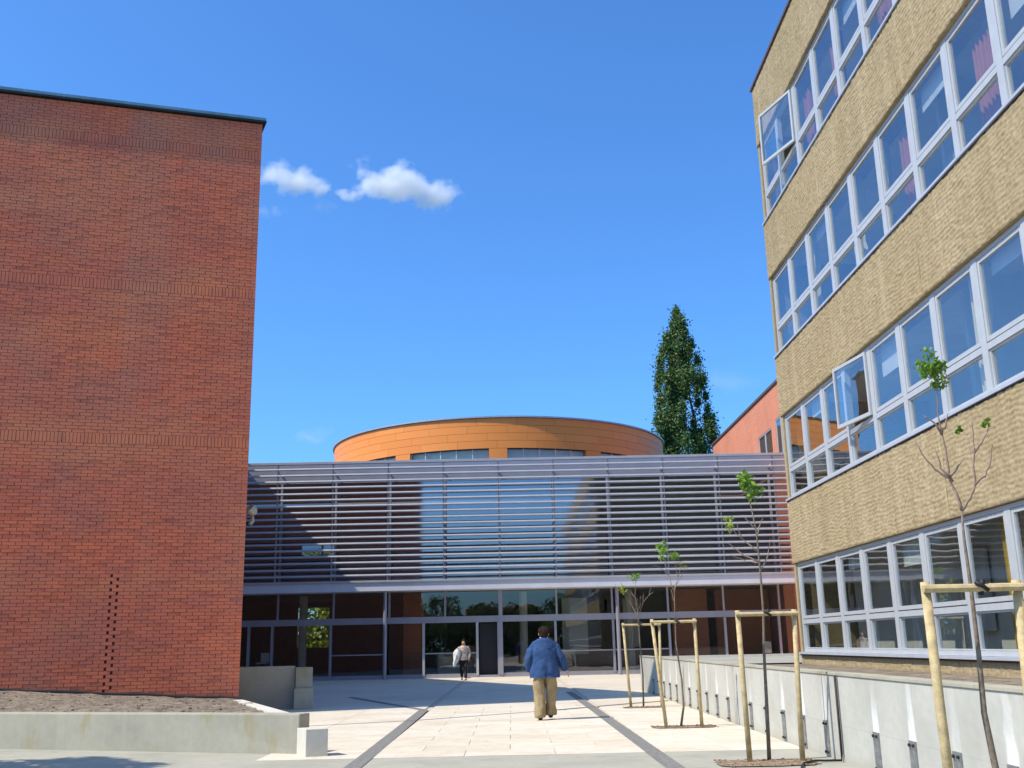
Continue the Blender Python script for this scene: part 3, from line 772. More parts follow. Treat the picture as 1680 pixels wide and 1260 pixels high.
for x in (-10.4, -5.2, .6, 5.9): MB().tube([(x, 3.0, .02), (x, 3.0, 4.0)], .2, 12).build('column', 'interior', gh)
MB().box(-3.9, -1.9, 6, 6.6, .02, 1.1).build('counter', 'interior', gh)
MB().box(5.7, 6.5, 4, 4.06, 1.2, 3.6).build('wall_panel', 'intwhite', gh)
MB().box(2.6, 3.9, 4.5, 4.56, .9, 3.7).build('wall_panel', 'intwhite', gh)
stl = thing('chair', 'white chair seen through the far left pane of the glass hall', 'chair', (-11.9, 51.0, 0))
MB().box(-.25, .25, -.22, .22, .80, .86).build('seat', 'intwhite', stl); MB().box(-.12, .28, .2, .25, .88, 1.3).build('backrest', 'intwhite', stl)
for x in (-.2, .2):
    for y in (-.18, .18): MB().box(x-.02, x+.02, y-.02, y+.02, .015, .8).build('leg', 'steel', stl)
# small sign fixed to glass door band at far left
# ------------------------------------------------------------------ foliage helpers
def leaf_cloud(centres, n, spread, size, seed=0, soft=False):
    r = np.random.default_rng(seed); c = np.array(centres, float); idx = r.integers(0, len(c), n)
    sp = np.array([spread]*3) if np.isscalar(spread) else np.array(spread)
    d = r.normal(size=(n, 3)); d /= np.linalg.norm(d, axis=1)[:, None]; rad = np.abs(r.normal(size=n))*.62 if soft else r.random(n)**.4
    P = c[idx, :3] + d*rad[:, None]*sp*(c[idx, 3:4] if c.shape[1] > 3 else 1)
    a = r.normal(size=(n, 3)); a /= np.linalg.norm(a, axis=1)[:, None]
    b = np.cross(a, r.normal(size=(n, 3))); b /= np.linalg.norm(b, axis=1)[:, None]
    s = size*r.uniform(.6, 1.4, n)[:, None]
    q = np.stack([P - a*s, P + b*s*.55, P + a*s, P - b*s*.55], 1).reshape(-1, 3)
    return q, [(4*i, 4*i+1, 4*i+2, 4*i+3) for i in range(n)]
def foliage(name, centres, n, spread, size, mat, parent=None, seed=0, soft=False):
    q, f = leaf_cloud(centres, n, spread, size, seed, soft); return obj(name, q.tolist(), f, mat, parent)

# ------------------------------------------------------------------ background: round hall, orange block, poplar
rh = thing('round_hall', 'round hall clad in orange panels rising behind the louvred glass hall', 'building', (-.7, 78, 0))
RR = 12.4
def arc_box(m, t0, t1, r0, r1, z0, z1, n):
    th = [radians(t0 + (t1-t0)*i/n) for i in range(n+1)]; k = len(m.v); v = []
    for t in th:
        for r_ in (r0, r1):
            for z in (z0, z1): v.append((r_*sin(t), -r_*cos(t), z))
    f = []
    for i in range(n):
        a = 4*i; b = a+4
        f += [(a+2, b+2, b+3, a+3), (a, a+1, b+1, b), (a+1, a+3, b+3, b+1), (a, b, b+2, a+2)]
    f += [(0, 2, 3, 1), (4*n, 4*n+1, 4*n+3, 4*n+2)]
    return m.add(v, f)
m = MB(); arc_box(m, 0, 360, 0.1, RR-.1, 0, 12.0, 60); m.build('wall', 'interior', rh)
m = MB(); arc_box(m, 0, 360, RR-.35, RR-.05, 13.75, 15.70, 72); m.build('drum_wall', 'intdark', rh)
step = 12.0
for row in range(4):
    z0 = 13.72 + row*.50; off = (row % 2)*step/2 + (3 if row in (1, 2) else 0)
    for k in range(-9, 9):
        t0 = k*step + off
        mm_ = MB(); arc_box(mm_, t0 + .03, t0 + step - .03, RR-.04, RR, z0 + .008, z0 + .492, 6); mm_.build('panel', 'drum', rh, smooth=False)
for k in range(-3, 3):
    c = k*30.5 + .25
    mm_ = MB(); arc_box(mm_, c - 2.7, c + 2.7, RR-.3, RR, 11.5, 13.71, 4); mm_.build('pier', 'drum', rh)
    w0, w1 = c + 2.7, c + 27.8
    for j in range(5):
        a0 = w0 + (w1-w0)*j/5; a1 = w0 + (w1-w0)*(j+1)/5
        mm_ = MB(); arc_box(mm_, a0+.12, a1-.12, RR-.22, RR-.2, 11.5, 13.7, 2); wn = mm_.build('window', 'hallblind', rh)
        mm_ = MB(); arc_box(mm_, a0-.12, a0+.12, RR-.26, RR-.14, 11.5, 13.7, 1); mm_.build('mullion', 'intwhite', rh)
mm_ = MB(); arc_box(mm_, 0, 360, RR-.6, RR-.45, 11.5, 13.7, 60); mm_.build('blind', 'intwhite', rh)
m = MB(); arc_box(m, 0, 360, RR-.5, RR+.12, 15.73, 15.83, 96); m.build('roof_edge', 'roofcap', rh)
m = MB(); arc_box(m, 0, 360, .05, RR-.3, 15.6, 15.74, 60); m.build('roof', 'roofing', rh)

oh = thing('orange_brick_building', 'sunlit orange brick building behind the louvres beside the poplar', 'building', (14, 46, 0))
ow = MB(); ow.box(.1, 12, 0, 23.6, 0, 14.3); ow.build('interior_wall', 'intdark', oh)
wins = [(7.9, 10.9, 10.2, 12.35), (5.0, 7.0, 10.2, 12.55)]
segs = MB()
def cut_wall(mb, wins, y0, y1, z0, z1):
    ys = sorted({y0, y1, *[w[0] for w in wins], *[w[1] for w in wins]})
    for a, b in zip(ys, ys[1:]):
        ws = [w for w in wins if w[0] <= a and w[1] >= b]
        if not ws: mb.box(0, .1, a, b, z0, z1)
        else:
            w = ws[0]; mb.box(0, .1, a, b, z0, w[2]); mb.box(0, .1, a, b, w[3], z1)
cut_wall(segs, wins, 0, 23.6, 0, 14.32)
segs.build('wall', 'brickorange', oh, uv=wall_uv)
MB().box(-.08, 12.1, -.05, 23.7, 14.33, 14.47).build('coping', 'cornice', oh)
for (a, b, c, d_) in wins:
    n = 2
    for i in range(n):
        y0, y1 = a + (b-a)*i/n, a + (b-a)*(i+1)/n
        f = MB(); f.box(.02, .08, y0, y0+.07, c, d_); f.box(.02, .08, y1-.07, y1, c, d_); f.box(.02, .08, y0+.07, y1-.07, c, c+.07); f.box(.02, .08, y0+.07, y1-.07, d_-.07, d_)
        w_ = f.build('window', 'alu', oh); MB().box(.045, .055, y0+.07, y1-.07, c+.07, d_-.07).build('pane', 'glass', w_)

pop = thing('poplar_tree', 'tall dark green poplar tree behind the round hall', 'tree', (16.4, 95, 0))
def poplar():
    r = random.Random(5); cs = []
    prof = [(0, 3.5), (14, 3.3), (18.5, 3.25), (21, 3.05), (24, 2.55), (26.5, 2.15), (28.5, 1.65), (30, 1.05), (31, .72), (32.3, .3)]
    def rad(z):
        for (a, ra), (b, rb) in zip(prof, prof[1:]):
            if a <= z <= b: return ra + (rb-ra)*(z-a)/(b-a)
        return .2
    stems = [(-1.0, 0, 31.5, .0), (1.5, .4, 28.4, .2), (-2.2, -.3, 26.5, .1), (.4, -.8, 32.3, .0), (2.7, 0, 21.8, 0), (-2.6, .5, 22.5, 0)]
    for sx, sy, top, _ in stems:
        z = 12
        while z < top:
            t = (z-12)/(top-12); R0 = rad(z); lim = R0
            cx = sx*(1 - .75*t**1.5); q = max(.34, (1.45*(1-t)**.55 + .14))
            if abs(cx) + q > lim + .15: cx = math.copysign(max(0, lim - q), cx)
            # gap between the two main stems
            if 18.5 < z < 24 and .1 < cx < .9 and r.random() < .75: z += .5; continue
            cs.append((cx + r.gauss(0, .22), sy + r.gauss(0, .5), z + r.gauss(0, .2), q*r.uniform(.6, 1.0)))
            z += r.uniform(.35, .75)
    for k in range(90):
        z = r.uniform(13, 30); R0 = rad(z); th = r.uniform(0, 2*pi); x = R0*.88*cos(th)
        if 19 < z < 25 and .3 < x < 1.0: continue
        cs.append((x, R0*.8*sin(th), z, r.uniform(.3, .65)))
    cs += [(.05, 0, 32.3, .22), (-.05, 0, 31.9, .34), (.1, .1, 31.4, .45), (-.15, 0, 31.0, .5), (.2, 0, 30.5, .6), (-.3, 0, 30.1, .6), (.5, 0, 30.0, .5)]
    return [c for c in cs if not (18.3 < c[2] < 23.6 and .55 < c[0] + .12*sin(c[2]*3) < 1.05 + .25*sin(c[2]*2.1))]
pc = poplar()
foliage('crown', pc, 125000, (1.08, 1.08, 1.9), .12, 'leafdark', pop, 2, True)
m = MB()
for sx, sy, top in ((-.7, 0, 29), (1.5, .4, 26), (-1.9, -.3, 24), (.2, -.6, 31)):
    m.tube([(sx*.15, sy*.1, 0), (sx*.6, sy, 9), (sx, sy, 16), (sx*.8, sy, 22), (sx*.3, sy, top)], [.45, .3, .2, .13, .03], 7)
m.build('trunk', 'bark', pop)
br = MB(); r = random.Random(9)
for c in pc[::3]:
    br.tube([(c[0]*.55, c[1]*.5, c[2]-1.6), (c[0]*.85, c[1]*.8, c[2]-.6), c[:3]], [.05, .03, .01], 4)
br.build('branch', 'bark', pop)

# hedge behind the hall seen through its openings
hd = thing('hedge', 'yellow green shrubs seen through the left end of the glass hall', 'shrub', (-13, 66, 0))
foliage('crown', [(random.uniform(-4, 4), random.uniform(-.6, .6), random.uniform(.3, 6.6), 1.1) for _ in range(70)], 14000, 1., .16, 'leafyellow', hd, 4)
MB().tube([(0, 0, 0), (.2, 0, 3), (0, .1, 6)], [.15, .1, .03], 6).build('trunk', 'bark', hd)

# trees out of frame: beside the road on the left (its shade falls on the road) and behind the camera (seen in reflections)
def shade_tree(loc, h, rad, seed, label, n=7000, grp=None):
    t = thing('broadleaf_tree', label, 'tree', loc, grp)
    r = random.Random(seed); cs = []
    for k in range(46):
        th = r.uniform(0, 2*pi); q = rad*sqrt(r.random()); zz = h*r.uniform(.42, .98); q *= sqrt(max(.05, 1 - ((zz/h - .65)/.4)**2))
        cs.append((q*cos(th), q*sin(th), zz, r.uniform(.5, 1.0)*rad*.3))
    foliage('crown', cs, n, 1., .13, 'leafdark', t, seed)
    m = MB(); m.tube([(0, 0, 0), (.05, 0, h*.3), (0, .1, h*.55), (.1, 0, h*.85)], [.2, .15, .1, .03], 8)
    for c in cs[::5]: m.tube([(0, 0, h*.35), (c[0]*.5, c[1]*.5, c[2]*.75), c[:3]], [.07, .04, .01], 5)
    m.build('trunk', 'bark', t); return t
shade_tree((-11.3, 11.9, 0), 7.4, 2.2, 21, 'leafy tree standing left of the road, shading its edge', 5000)
for i, (x, y, h) in enumerate(((-14, -22, 9), (-9, -44, 8), (-3.5, -58, 7), (2.5, -60, 6.2), (8, -57, 8))):
    shade_tree((x, y, 0), h, h*.45, 30+i, ['leafy tree behind the camera by the brick building', 'second leafy tree behind the camera', 'small tree far behind the camera on the left', 'small tree far behind the camera on the right', 'broad tree far behind the camera at the far right'][i], 6000)
hg = thing('hedge', 'tall hedge added far behind the camera to darken reflections in the glass', 'hedge', (0, -66, 0))  # added to cover the bright sky mirrored in the hall glazing
foliage('crown', [(random.uniform(-24, 24), random.uniform(-.6, .6), random.uniform(.3, 6.4 + 1.2*math.sin(_)), 1.2) for _ in range(260)], 26000, 1., .28, 'leafdark', hg, 44)
MB().tube([(0, 0, 0), (.1, 0, 1.5), (0, .1, 3)], [.1, .08, .03], 6).build('trunk', 'bark', hg)
pr = thing('pink_house', 'pink rendered house with a red roof behind the camera, seen in the glass', 'house', (-1, -72, 0))
MB().box(-6, 5, -8, 0, 0, 5.2).build('wall', 'pinkwall', pr); MB().prism([(-6.4, .4), (5.4, .4), (5.4, -8.4), (-6.4, -8.4)], 5.21, 5.4).build('eaves', 'intwhite', pr)
MB().add([(-6.4, .4, 5.41), (5.4, .4, 5.41), (5.4, -8.4, 5.41), (-6.4, -8.4, 5.41), (-6.4, -4, 7.6), (5.4, -4, 7.6)], [(0, 1, 5, 4), (3, 4, 5, 2), (0, 4, 3), (1, 2, 5), (0, 3, 2, 1)]).build('roof', 'redroof', pr)
for x in (-4.6, -1.8, 1.0, 3.6): MB().box(x-.5, x+.5, .0, .05, 1.2, 2.6).build('window', 'intdark', pr)

# ------------------------------------------------------------------ young trees with stakes
def pit(loc, w, d, label):
    r = random.Random(int(loc[1]*10)); n = 22
    o_ = MB()
    v = [(0, 0, .014)]; 
    for i in range(n):
        th = 2*pi*i/n; q = 1/max(abs(cos(th)), abs(sin(th)))**.8
        v.append((w/2*q*cos(th)*r.uniform(.93, 1.05), d/2*q*sin(th)*r.uniform(.92, 1.06), .009))
    ob_ = obj('tree_pit', v, [(0, 1+i, 1+(i+1) % n) for i in range(n)], 'mulch', loc=(loc[0], loc[1], 0))
    struct(ob_)
    m = MB()
    for k in range(110):
        a, b = r.uniform(-w/2, w/2), r.uniform(-d/2, d/2); q = r.uniform(.008, .02); m.ball((loc[0]+a, loc[1]+b, .012), (q*1.5, q, q*.6), 5, 3)
    tag(stuff(m.build('bark_chips', 'mulch')), label, 'mulch')
def stake_frame(x0, x1, y, zt, label, lean=(0, 0), bx=None, r_=.031):
    t = thing('tree_stake', label, 'tree support', ((x0+x1)/2, y, 0), 'H shaped timber tree supports along the wall')
    cx = (x0+x1)/2; bx = bx or (x0+.1, x1-.05)
    for xt, xb in ((x0, bx[0]), (x1, bx[1])):
        MB().tube([(xb-cx, 0, -.02), ((xt+xb)/2-cx, .01, zt*.5), (xt-cx, 0, zt+.03)], [r_, r_*.97, r_*.95], 10).build('post', 'stake', t, smooth=True)
    MB().tube([(x0-cx-.035, -.045, zt-.02), (x1-cx+.03, -.045, zt-.02)], r_*.8, 8, up=(0, 0, 1)).build('crossbar', 'stake', t, smooth=False)
    return t
def young_tree(loc, label, trunk, branches, tufts, tr=.022):
    t = thing('young_tree', label, 'tree', (loc[0], loc[1], 0), 'young trees planted along the retaining wall')
    x0 = loc[0]
    tp = [(x - x0, dy, z) for x, dy, z in trunk]; n = len(tp)
    MB().tube(tp, [tr*(1 - .75*i/(n-1)) for i in range(n)], 8).build('trunk', 'sapling', t, smooth=True)
    for b in branches:
        pb = [(x - x0, dy, z) for x, dy, z in b]; k = len(pb)
        # densify with wobble
        q = []
        for i in range(k-1):
            a_, c_ = Vector(pb[i]), Vector(pb[i+1])
            for j in range(3): q.append(a_.lerp(c_, j/3) + Vector((random.uniform(-1, 1), random.uniform(-1, 1), random.uniform(-1, 1)))*.008*(1 if j else 0))
        q.append(Vector(pb[-1])); m_ = len(q)
        MB().tube(q, [tr*.42*(1 - .75*i/(m_-1)) for i in range(m_)], 5).build('branch', 'twig', t, smooth=True)
    for i, (x, dy, z, q, n_, mt) in enumerate(tufts):
        foliage('leaf_cluster', [(x-x0 + random.gauss(0, q*.35), dy + random.gauss(0, q*.35), z + random.gauss(0, q*.45), q*.55) for _ in range(9)], n_, 1., max(.022, q*.2), mt, t, 50+i)
    return t
def tie(x, y, z, label):
    m = MB(); m.tube([(x-.05, y-.075, z+.03), (x, y-.085, z), (x+.04, y-.07, z-.03)], .016, 6); m.tube([(x, y-.03, z-.06), (x+.02, y-.05, z+.05)], .022, 6)
    return tag(m.build('tree_tie', 'tie', smooth=True), label, 'strap', 'black straps tying trunks to crossbars')
# tree 4, farthest
stake_frame(2.58, 3.42, 24.6, 1.85, 'farthest timber tree support, nearest the glass hall', bx=(2.68, 3.38))
young_tree((3.02, 24.75), 'farthest young tree, with forked bare twigs and two small green tufts',
    [(2.98, 0, 0), (3.0, 0, .7), (2.97, .02, 1.4), (2.96, 0, 1.95), (2.95, 0, 2.25)],
    [[(2.96, 0, 2.0), (2.82, .1, 2.3), (2.68, .12, 2.5), (2.62, .1, 2.62)], [(2.95, 0, 2.2), (2.9, -.05, 2.5), (2.93, 0, 2.9)], [(2.96, 0, 2.05), (3.1, .05, 2.35), (3.24, 0, 2.5), (3.3, 0, 2.72)],
     [(2.9, 0, 2.45), (2.82, .1, 2.6)], [(3.1, .05, 2.35), (3.12, .1, 2.6)], [(2.82, .1, 2.3), (2.78, 0, 2.55)], [(3.0, 0, 2.2), (3.05, 0, 2.5)], [(3.24, 0, 2.5), (3.36, 0, 2.58)]],
    [(2.93, 0, 2.93, .13, 120, 'leafgreen'), (2.62, .1, 2.66, .10, 80, 'leafyellow')])
tie(2.97, 24.6, 1.83, 'black strap on the farthest tree support')
pit((2.98, 24.6), .95, .5, 'dark bark chips round the farthest young tree')
# tree 3
stake_frame(2.47, 3.22, 18.7, 1.80, 'timber tree support second farthest along the wall, beside the bent trunk', bx=(2.63, 3.24))
young_tree((2.92, 18.85), 'second farthest young tree, with bent trunk and yellow green tufts',
    [(2.90, 0, 0), (2.97, 0, .35), (2.96, 0, .8), (2.90, .02, 1.4), (2.91, 0, 1.9), (2.92, 0, 2.35)],
    [[(2.92, 0, 2.3), (2.84, .05, 2.6), (2.78, .05, 2.85), (2.75, .05, 3.05)], [(2.92, 0, 2.3), (3.0, 0, 2.55), (2.96, -.05, 2.8), (2.93, 0, 3.0)], [(2.92, 0, 2.35), (3.05, .05, 2.55), (3.17, .05, 2.75)],
     [(2.84, .05, 2.6), (2.70, 0, 2.72), (2.58, 0, 2.78)], [(2.8, .05, 2.8), (2.88, .05, 2.9)], [(3.0, 0, 2.55), (3.08, 0, 2.8)], [(2.92, 0, 2.1), (2.86, 0, 2.35)]],
    [(2.76, .05, 3.06, .14, 140, 'leafgreen'), (2.93, 0, 2.93, .12, 110, 'leafgreen'), (3.1, .05, 2.75, .09, 50, 'leafyellow')])
tie(2.91, 18.7, 1.78, 'black strap on the tree support beside the bent trunk')
pit((2.95, 18.85), 1.1, .55, 'dark bark chips round the second farthest young tree')
# tree 2
stake_frame(2.84, 3.55, 13.3, 1.775, 'timber tree support in front of the louvres, second nearest', bx=(2.86, 3.50), r_=.034)
young_tree((3.15, 13.45), 'second nearest young tree, in front of the louvre screen with bright leafy tip',
    [(3.13, 0, 0), (3.15, 0, .6), (3.17, .02, 1.2), (3.2, 0, 1.8), (3.2, 0, 2.35), (3.19, 0, 2.8), (3.13, 0, 3.25)],
    [[(3.19, 0, 2.55), (3.05, .05, 2.68), (2.92, .08, 2.82), (2.87, .1, 2.9)], [(3.19, 0, 2.42), (3.02, .05, 2.5), (2.88, .08, 2.62), (2.84, .1, 2.67)], [(3.19, 0, 2.4), (3.05, .05, 2.42), (2.84, .05, 2.52)],
     [(3.18, 0, 2.85), (3.1, 0, 2.93), (3.03, .02, 3.02)], [(3.19, 0, 2.75), (3.25, 0, 2.9), (3.3, 0, 3.0)], [(3.13, 0, 3.2), (3.12, 0, 3.45)], [(3.2, 0, 2.3), (3.33, .04, 2.5), (3.37, .05, 2.72)], [(3.0, .05, 2.72), (2.95, 0, 2.9)]],
    [(3.13, 0, 3.42, .17, 200, 'leafgreen'), (3.13, 0, 3.25, .10, 80, 'leafgreen'), (2.87, .1, 2.93, .11, 70, 'leafyellow')], .026)
tie(3.2, 13.3, 1.76, 'black strap on the second nearest tree support')
tag(MB().box(3.165, 3.245, 13.36, 13.39, 1.28, 1.42).build('nursery_tag', 'twig'), 'small brown tag hanging on the second nearest young tree', 'tag')
pit((3.05, 13.2), 1.2, .7, 'reddish bark chips in the tree pit at the bottom edge')
# tree 1, nearest
stake_frame(3.03, 3.70, 7.7, 1.80, 'nearest timber tree support, tall at the right edge', bx=(3.05, 3.66), r_=.037)
young_tree((3.40, 7.82), 'nearest young tree, with bare spreading twigs and one leafy tip against the office windows',
    [(3.42, 0, 0), (3.43, 0, .5), (3.40, .01, .9), (3.41, 0, 1.3), (3.415, 0, 1.8), (3.41, 0, 2.15), (3.42, 0, 2.38)],
    [[(3.42, 0, 2.36), (3.39, 0, 2.50), (3.37, .02, 2.62), (3.35, .02, 2.95), (3.34, .02, 3.15), (3.34, 0, 3.4)],
     [(3.42, 0, 2.36), (3.50, .02, 2.45), (3.55, .02, 2.55), (3.57, .02, 2.75), (3.585, .02, 2.9), (3.60, .02, 3.08)],
     [(3.38, 0, 2.58), (3.30, .03, 2.66), (3.22, .04, 2.75), (3.14, .05, 2.93)], [(3.37, 0, 2.60), (3.30, 0, 2.68), (3.27, 0, 2.84)],
     [(3.35, .02, 2.97), (3.39, .02, 3.03), (3.42, .03, 3.12)], [(3.575, .02, 2.80), (3.64, 0, 2.88), (3.71, 0, 3.0)], [(3.555, .02, 2.56), (3.64, .02, 2.62), (3.69, .02, 2.72), (3.73, .02, 2.86)],
     [(3.37, 0, 2.63), (3.44, .05, 2.68), (3.52, .06, 2.78)], [(3.35, .02, 2.95), (3.31, 0, 3.02), (3.22, 0, 3.1)]],
    [(3.34, 0, 3.49, .105, 260, 'leafgreen'), (3.37, 0, 3.38, .07, 90, 'leafgreen'), (3.70, 0, 3.03, .035, 26, 'leafgreen'), (3.50, .05, 2.98, .03, 26, 'leafgreen')], .030)
tie(3.415, 7.7, 1.79, 'black strap on the nearest tree support')

# ------------------------------------------------------------------ people
def skin_body(name, joints, edges, mat, parent, root=0, sub=2):
    me = bpy.data.meshes.new(name); me.from_pydata([j[:3] for j in joints], edges, [])
    o = bpy.data.objects.new(name, me); COL.objects.link(o)
    md = o.modifiers.new('s', 'SKIN'); md.use_smooth_shade = True
    for i, j in enumerate(joints):
        sv = me.skin_vertices[0].data[i]; r = j[3]; sv.radius = (r, r) if not hasattr(r, '__len__') else r; sv.use_root = (i == root)
    o.modifiers.new('d', 'SUBSURF').levels = sub
    dg = bpy.context.evaluated_depsgraph_get(); ev = o.evaluated_get(dg)
    nm = bpy.data.meshes.new_from_object(ev); o.modifiers.clear(); o.data = nm
    nm.materials.clear(); nm.materials.append(MAT[mat]); nm.polygons.foreach_set('use_smooth', [True]*len(nm.polygons)); o.parent = parent
    return o
def human(parent, H, L, Rr, legL, legR, sh=.20, belly=.13, hand_fingers=True):
    """L/Rr: [shoulder, elbow, wrist] joints; legX: [hip, knee, ankle, toe]; facing is encoded by the toes"""
    J = []; E = []
    def add(p, r, par=None):
        J.append((*p, r)); k = len(J)-1
        if par is not None: E.append((par, k))
        return k
    pel = add((0, 0, .53*H), (.14, .11)); ab = add((0, 0, .60*H), (belly+.01, belly-.01), pel); ch = add((0, 0, .72*H), (.15, .11), ab)
    nk0 = add((0, 0, .815*H), (.07, .065), ch); nk = add((0, .005, .86*H), (.052, .055), nk0); hd = add((0, .012, .915*H), (.078, .09), nk); tp = add((0, .005, .965*H), (.062, .075), hd)
    for arm in (L, Rr):
        s, e, w = [Vector(a) for a in arm]
        si = add(s, .055, ch); ei = add(e, .042, si); fi = add(e.lerp(w, .5), .036, ei); wi = add(w, .026, fi)
        d = (w - e).normalized(); pm_ = add(w + d*.05, (.032, .020), wi)
        side = Vector((0, 1, 0)) if abs(d.y) < .9 else Vector((1, 0, 0)); side = (side - d*side.dot(d)).normalized(); inw = Vector((-s.x, 0, 0)).normalized()*.3
        for k, ln in enumerate((.065, .078, .072, .055)):
            o_ = side*(.024 - .016*k)
            a_ = add(w + d*.085 + o_, .009, pm_); b_ = add(w + d*(.085+ln*.55) + o_ + inw*.03, .0085, a_); add(w + d*(.085+ln) + o_ + inw*.08, .0075, b_)
        a_ = add(w + d*.04 + side*.035 + inw*.03, .010, pm_); add(w + d*.085 + side*.045 + inw*.08, .009, a_)
    for leg in (legL, legR):
        h, k, a, t = [Vector(q) for q in leg]
        hi = add(h, .095, pel); ki = add(k, .058, hi); ci = add(k.lerp(a, .35), .055, ki); ai = add(a, .036, ci); add(t, (.035, .028), ai)
    return skin_body('body', J, E, 'skin', parent)

# man walking away in a blue jacket
mn = thing('person', 'man seen from behind in loose blue jacket and khaki trousers walking to the entrance', 'person', (.64, 21.3, 0))
Lm = [(-.20, 0, 1.45), (-.305, -.03, 1.16), (-.30, .05, .93)]; Rm = [(.20, 0, 1.45), (.325, -.02, 1.16), (.435, .075, .93)]
HL = [(-.10, 0, .92), (-.11, .02, .50), (-.10, -.06, .09), (-.11, .09, .04)]; HR = [(.10, 0, .92), (.10, .06, .50), (.09, .14, .11), (.10, .29, .05)]
human(mn, 1.78, Lm, Rm, HL, HR)
def cloth(name, tubes, mat, parent, n=18, sub=1):
    m = MB()
    for pts, rad, cap in tubes:
        P_, Q_ = [], []
        for i in range(len(pts)-1):
            for j in range(4):
                t = j/4; P_.append(tuple(a*(1-t)+b*t for a, b in zip(pts[i], pts[i+1])))
                ra = [(x if hasattr(x, '__len__') else (x, x)) for x in (rad[i], rad[i+1])]; Q_.append(tuple(a*(1-t)+b*t for a, b in zip(*ra)))
        P_.append(pts[-1]); Q_.append(rad[-1] if hasattr(rad[-1], '__len__') else (rad[-1],)*2)
        m.tube(P_, Q_, n*2, cap, up=(0, 1, .001))
    o = m.build(name, mat, parent, smooth=True)
    bm = bmesh.new(); bm.from_mesh(o.data)
    for v_ in bm.verts:
        c = v_.co; q = .026*mnoise.noise(Vector((c.x*8, c.y*8, c.z*4))) + .016*(1-2*abs(mnoise.noise(Vector((c.x*11+c.z*5, c.y*11, c.z*9))))) + .007*mnoise.noise(Vector((c.x*30, c.y*30, c.z*22)))
        v_.co += v_.normal*q
    bm.to_mesh(o.data); bm.free()
    if sub:
        sb = o.modifiers.new('sub', 'SUBSURF'); sb.levels = sub; sb.render_levels = sub
    return o
cloth('jacket', [
    ([(0, 0, .80), (0, 0, .86), (0, 0, 1.0), (0, 0, 1.15), (0, .0, 1.3), (0, .0, 1.42), (0, .0, 1.48), (0, .01, 1.525), (0, .015, 1.545)],
     [(.30, .175), (.305, .18), (.285, .175), (.27, .17), (.268, .165), (.262, .15), (.235, .125), (.15, .10), (.09, .08)], False),
    ([(-.14, 0, 1.44), (-.205, 0, 1.405), (-.262, -.01, 1.29), (-.305, -.02, 1.16), (-.31, .02, 1.03), (-.30, .05, .92)], [.05, .072, .080, .078, .070, .062], True),
    ([(.14, 0, 1.44), (.205, 0, 1.405), (.27, -.005, 1.29), (.325, -.01, 1.16), (.375, .03, 1.04), (.43, .07, .93)], [.05, .072, .080, .078, .068, .058], True)], 'denim', mn, 20)
MB().tube([(-.16, -.152, 1.36), (0, -.162, 1.355), (.16, -.152, 1.36)], .006, 6, up=(0, 0, 1)).build('yoke_seam', 'seam', mn, smooth=True)
MB().tube([(0, -.185, .815), (.004, -.19, .93), (0, -.186, 1.04)], .006, 6).build('back_vent', 'seam', mn, smooth=True)
cloth('collar', [([(0, .01, 1.52), (0, .015, 1.56), (0, .02, 1.585)], [(.095, .09), (.082, .082), (.078, .08)], False)], 'collar', mn, 14)
cloth('trousers', [
    ([(0, 0, 1.0), (0, 0, .92), (0, .0, .82)], [(.19, .13), (.215, .15), (.20, .15)], True),
    ([(-.10, 0, .90), (-.115, .0, .75), (-.12, .015, .5), (-.115, -.02, .28), (-.11, -.05, .09), (-.11, -.05, .05)], [(.115, .13), (.105, .12), (.10, .105), (.098, .105), (.112, .11), (.10, .10)], True),
    ([(.10, 0, .90), (.112, .02, .75), (.115, .06, .5), (.105, .10, .30), (.10, .13, .13), (.10, .135, .09)], [(.115, .13), (.105, .12), (.10, .105), (.095, .105), (.108, .11), (.098, .10)], True)], 'khaki', mn, 16)
for (x, y, z) in ((-.11, -.06, .03), (.10, .12, .06)):
    MB().ball((x, y+.06, z+.01), (.05, .135, .045), 12, 8).build('shoe', 'shoe', mn, smooth=True)
hr = MB().ball((0, -.012, 1.672), (.105, .108, .112), 18, 12).ball((-.055, -.03, 1.70), (.06, .075, .07), 10, 8).ball((.05, -.035, 1.69), (.065, .07, .07), 10, 8).ball((0, -.055, 1.62), (.085, .06, .07), 12, 8).ball((0, .0, 1.745), (.07, .07, .05), 10, 8).build('hair', 'hairb', mn, smooth=True)
for s in (-1, 1): MB().ball((s*.095, .015, 1.64), (.014, .028, .036), 8, 6).build('ear', 'skin', mn, smooth=True)
MB().ball((0, .115, 1.63), (.016, .03, .028), 8, 6).build('nose', 'skin', mn, smooth=True)

# woman walking towards the camera (faces -Y): mirrored coordinates through a rotated empty
wm = thing('person', 'dark haired woman in cream cardigan facing us, carrying a white jacket by the glass', 'person', (-2.08, 45.8, 0)); wm.rotation_euler = (0, 0, pi)
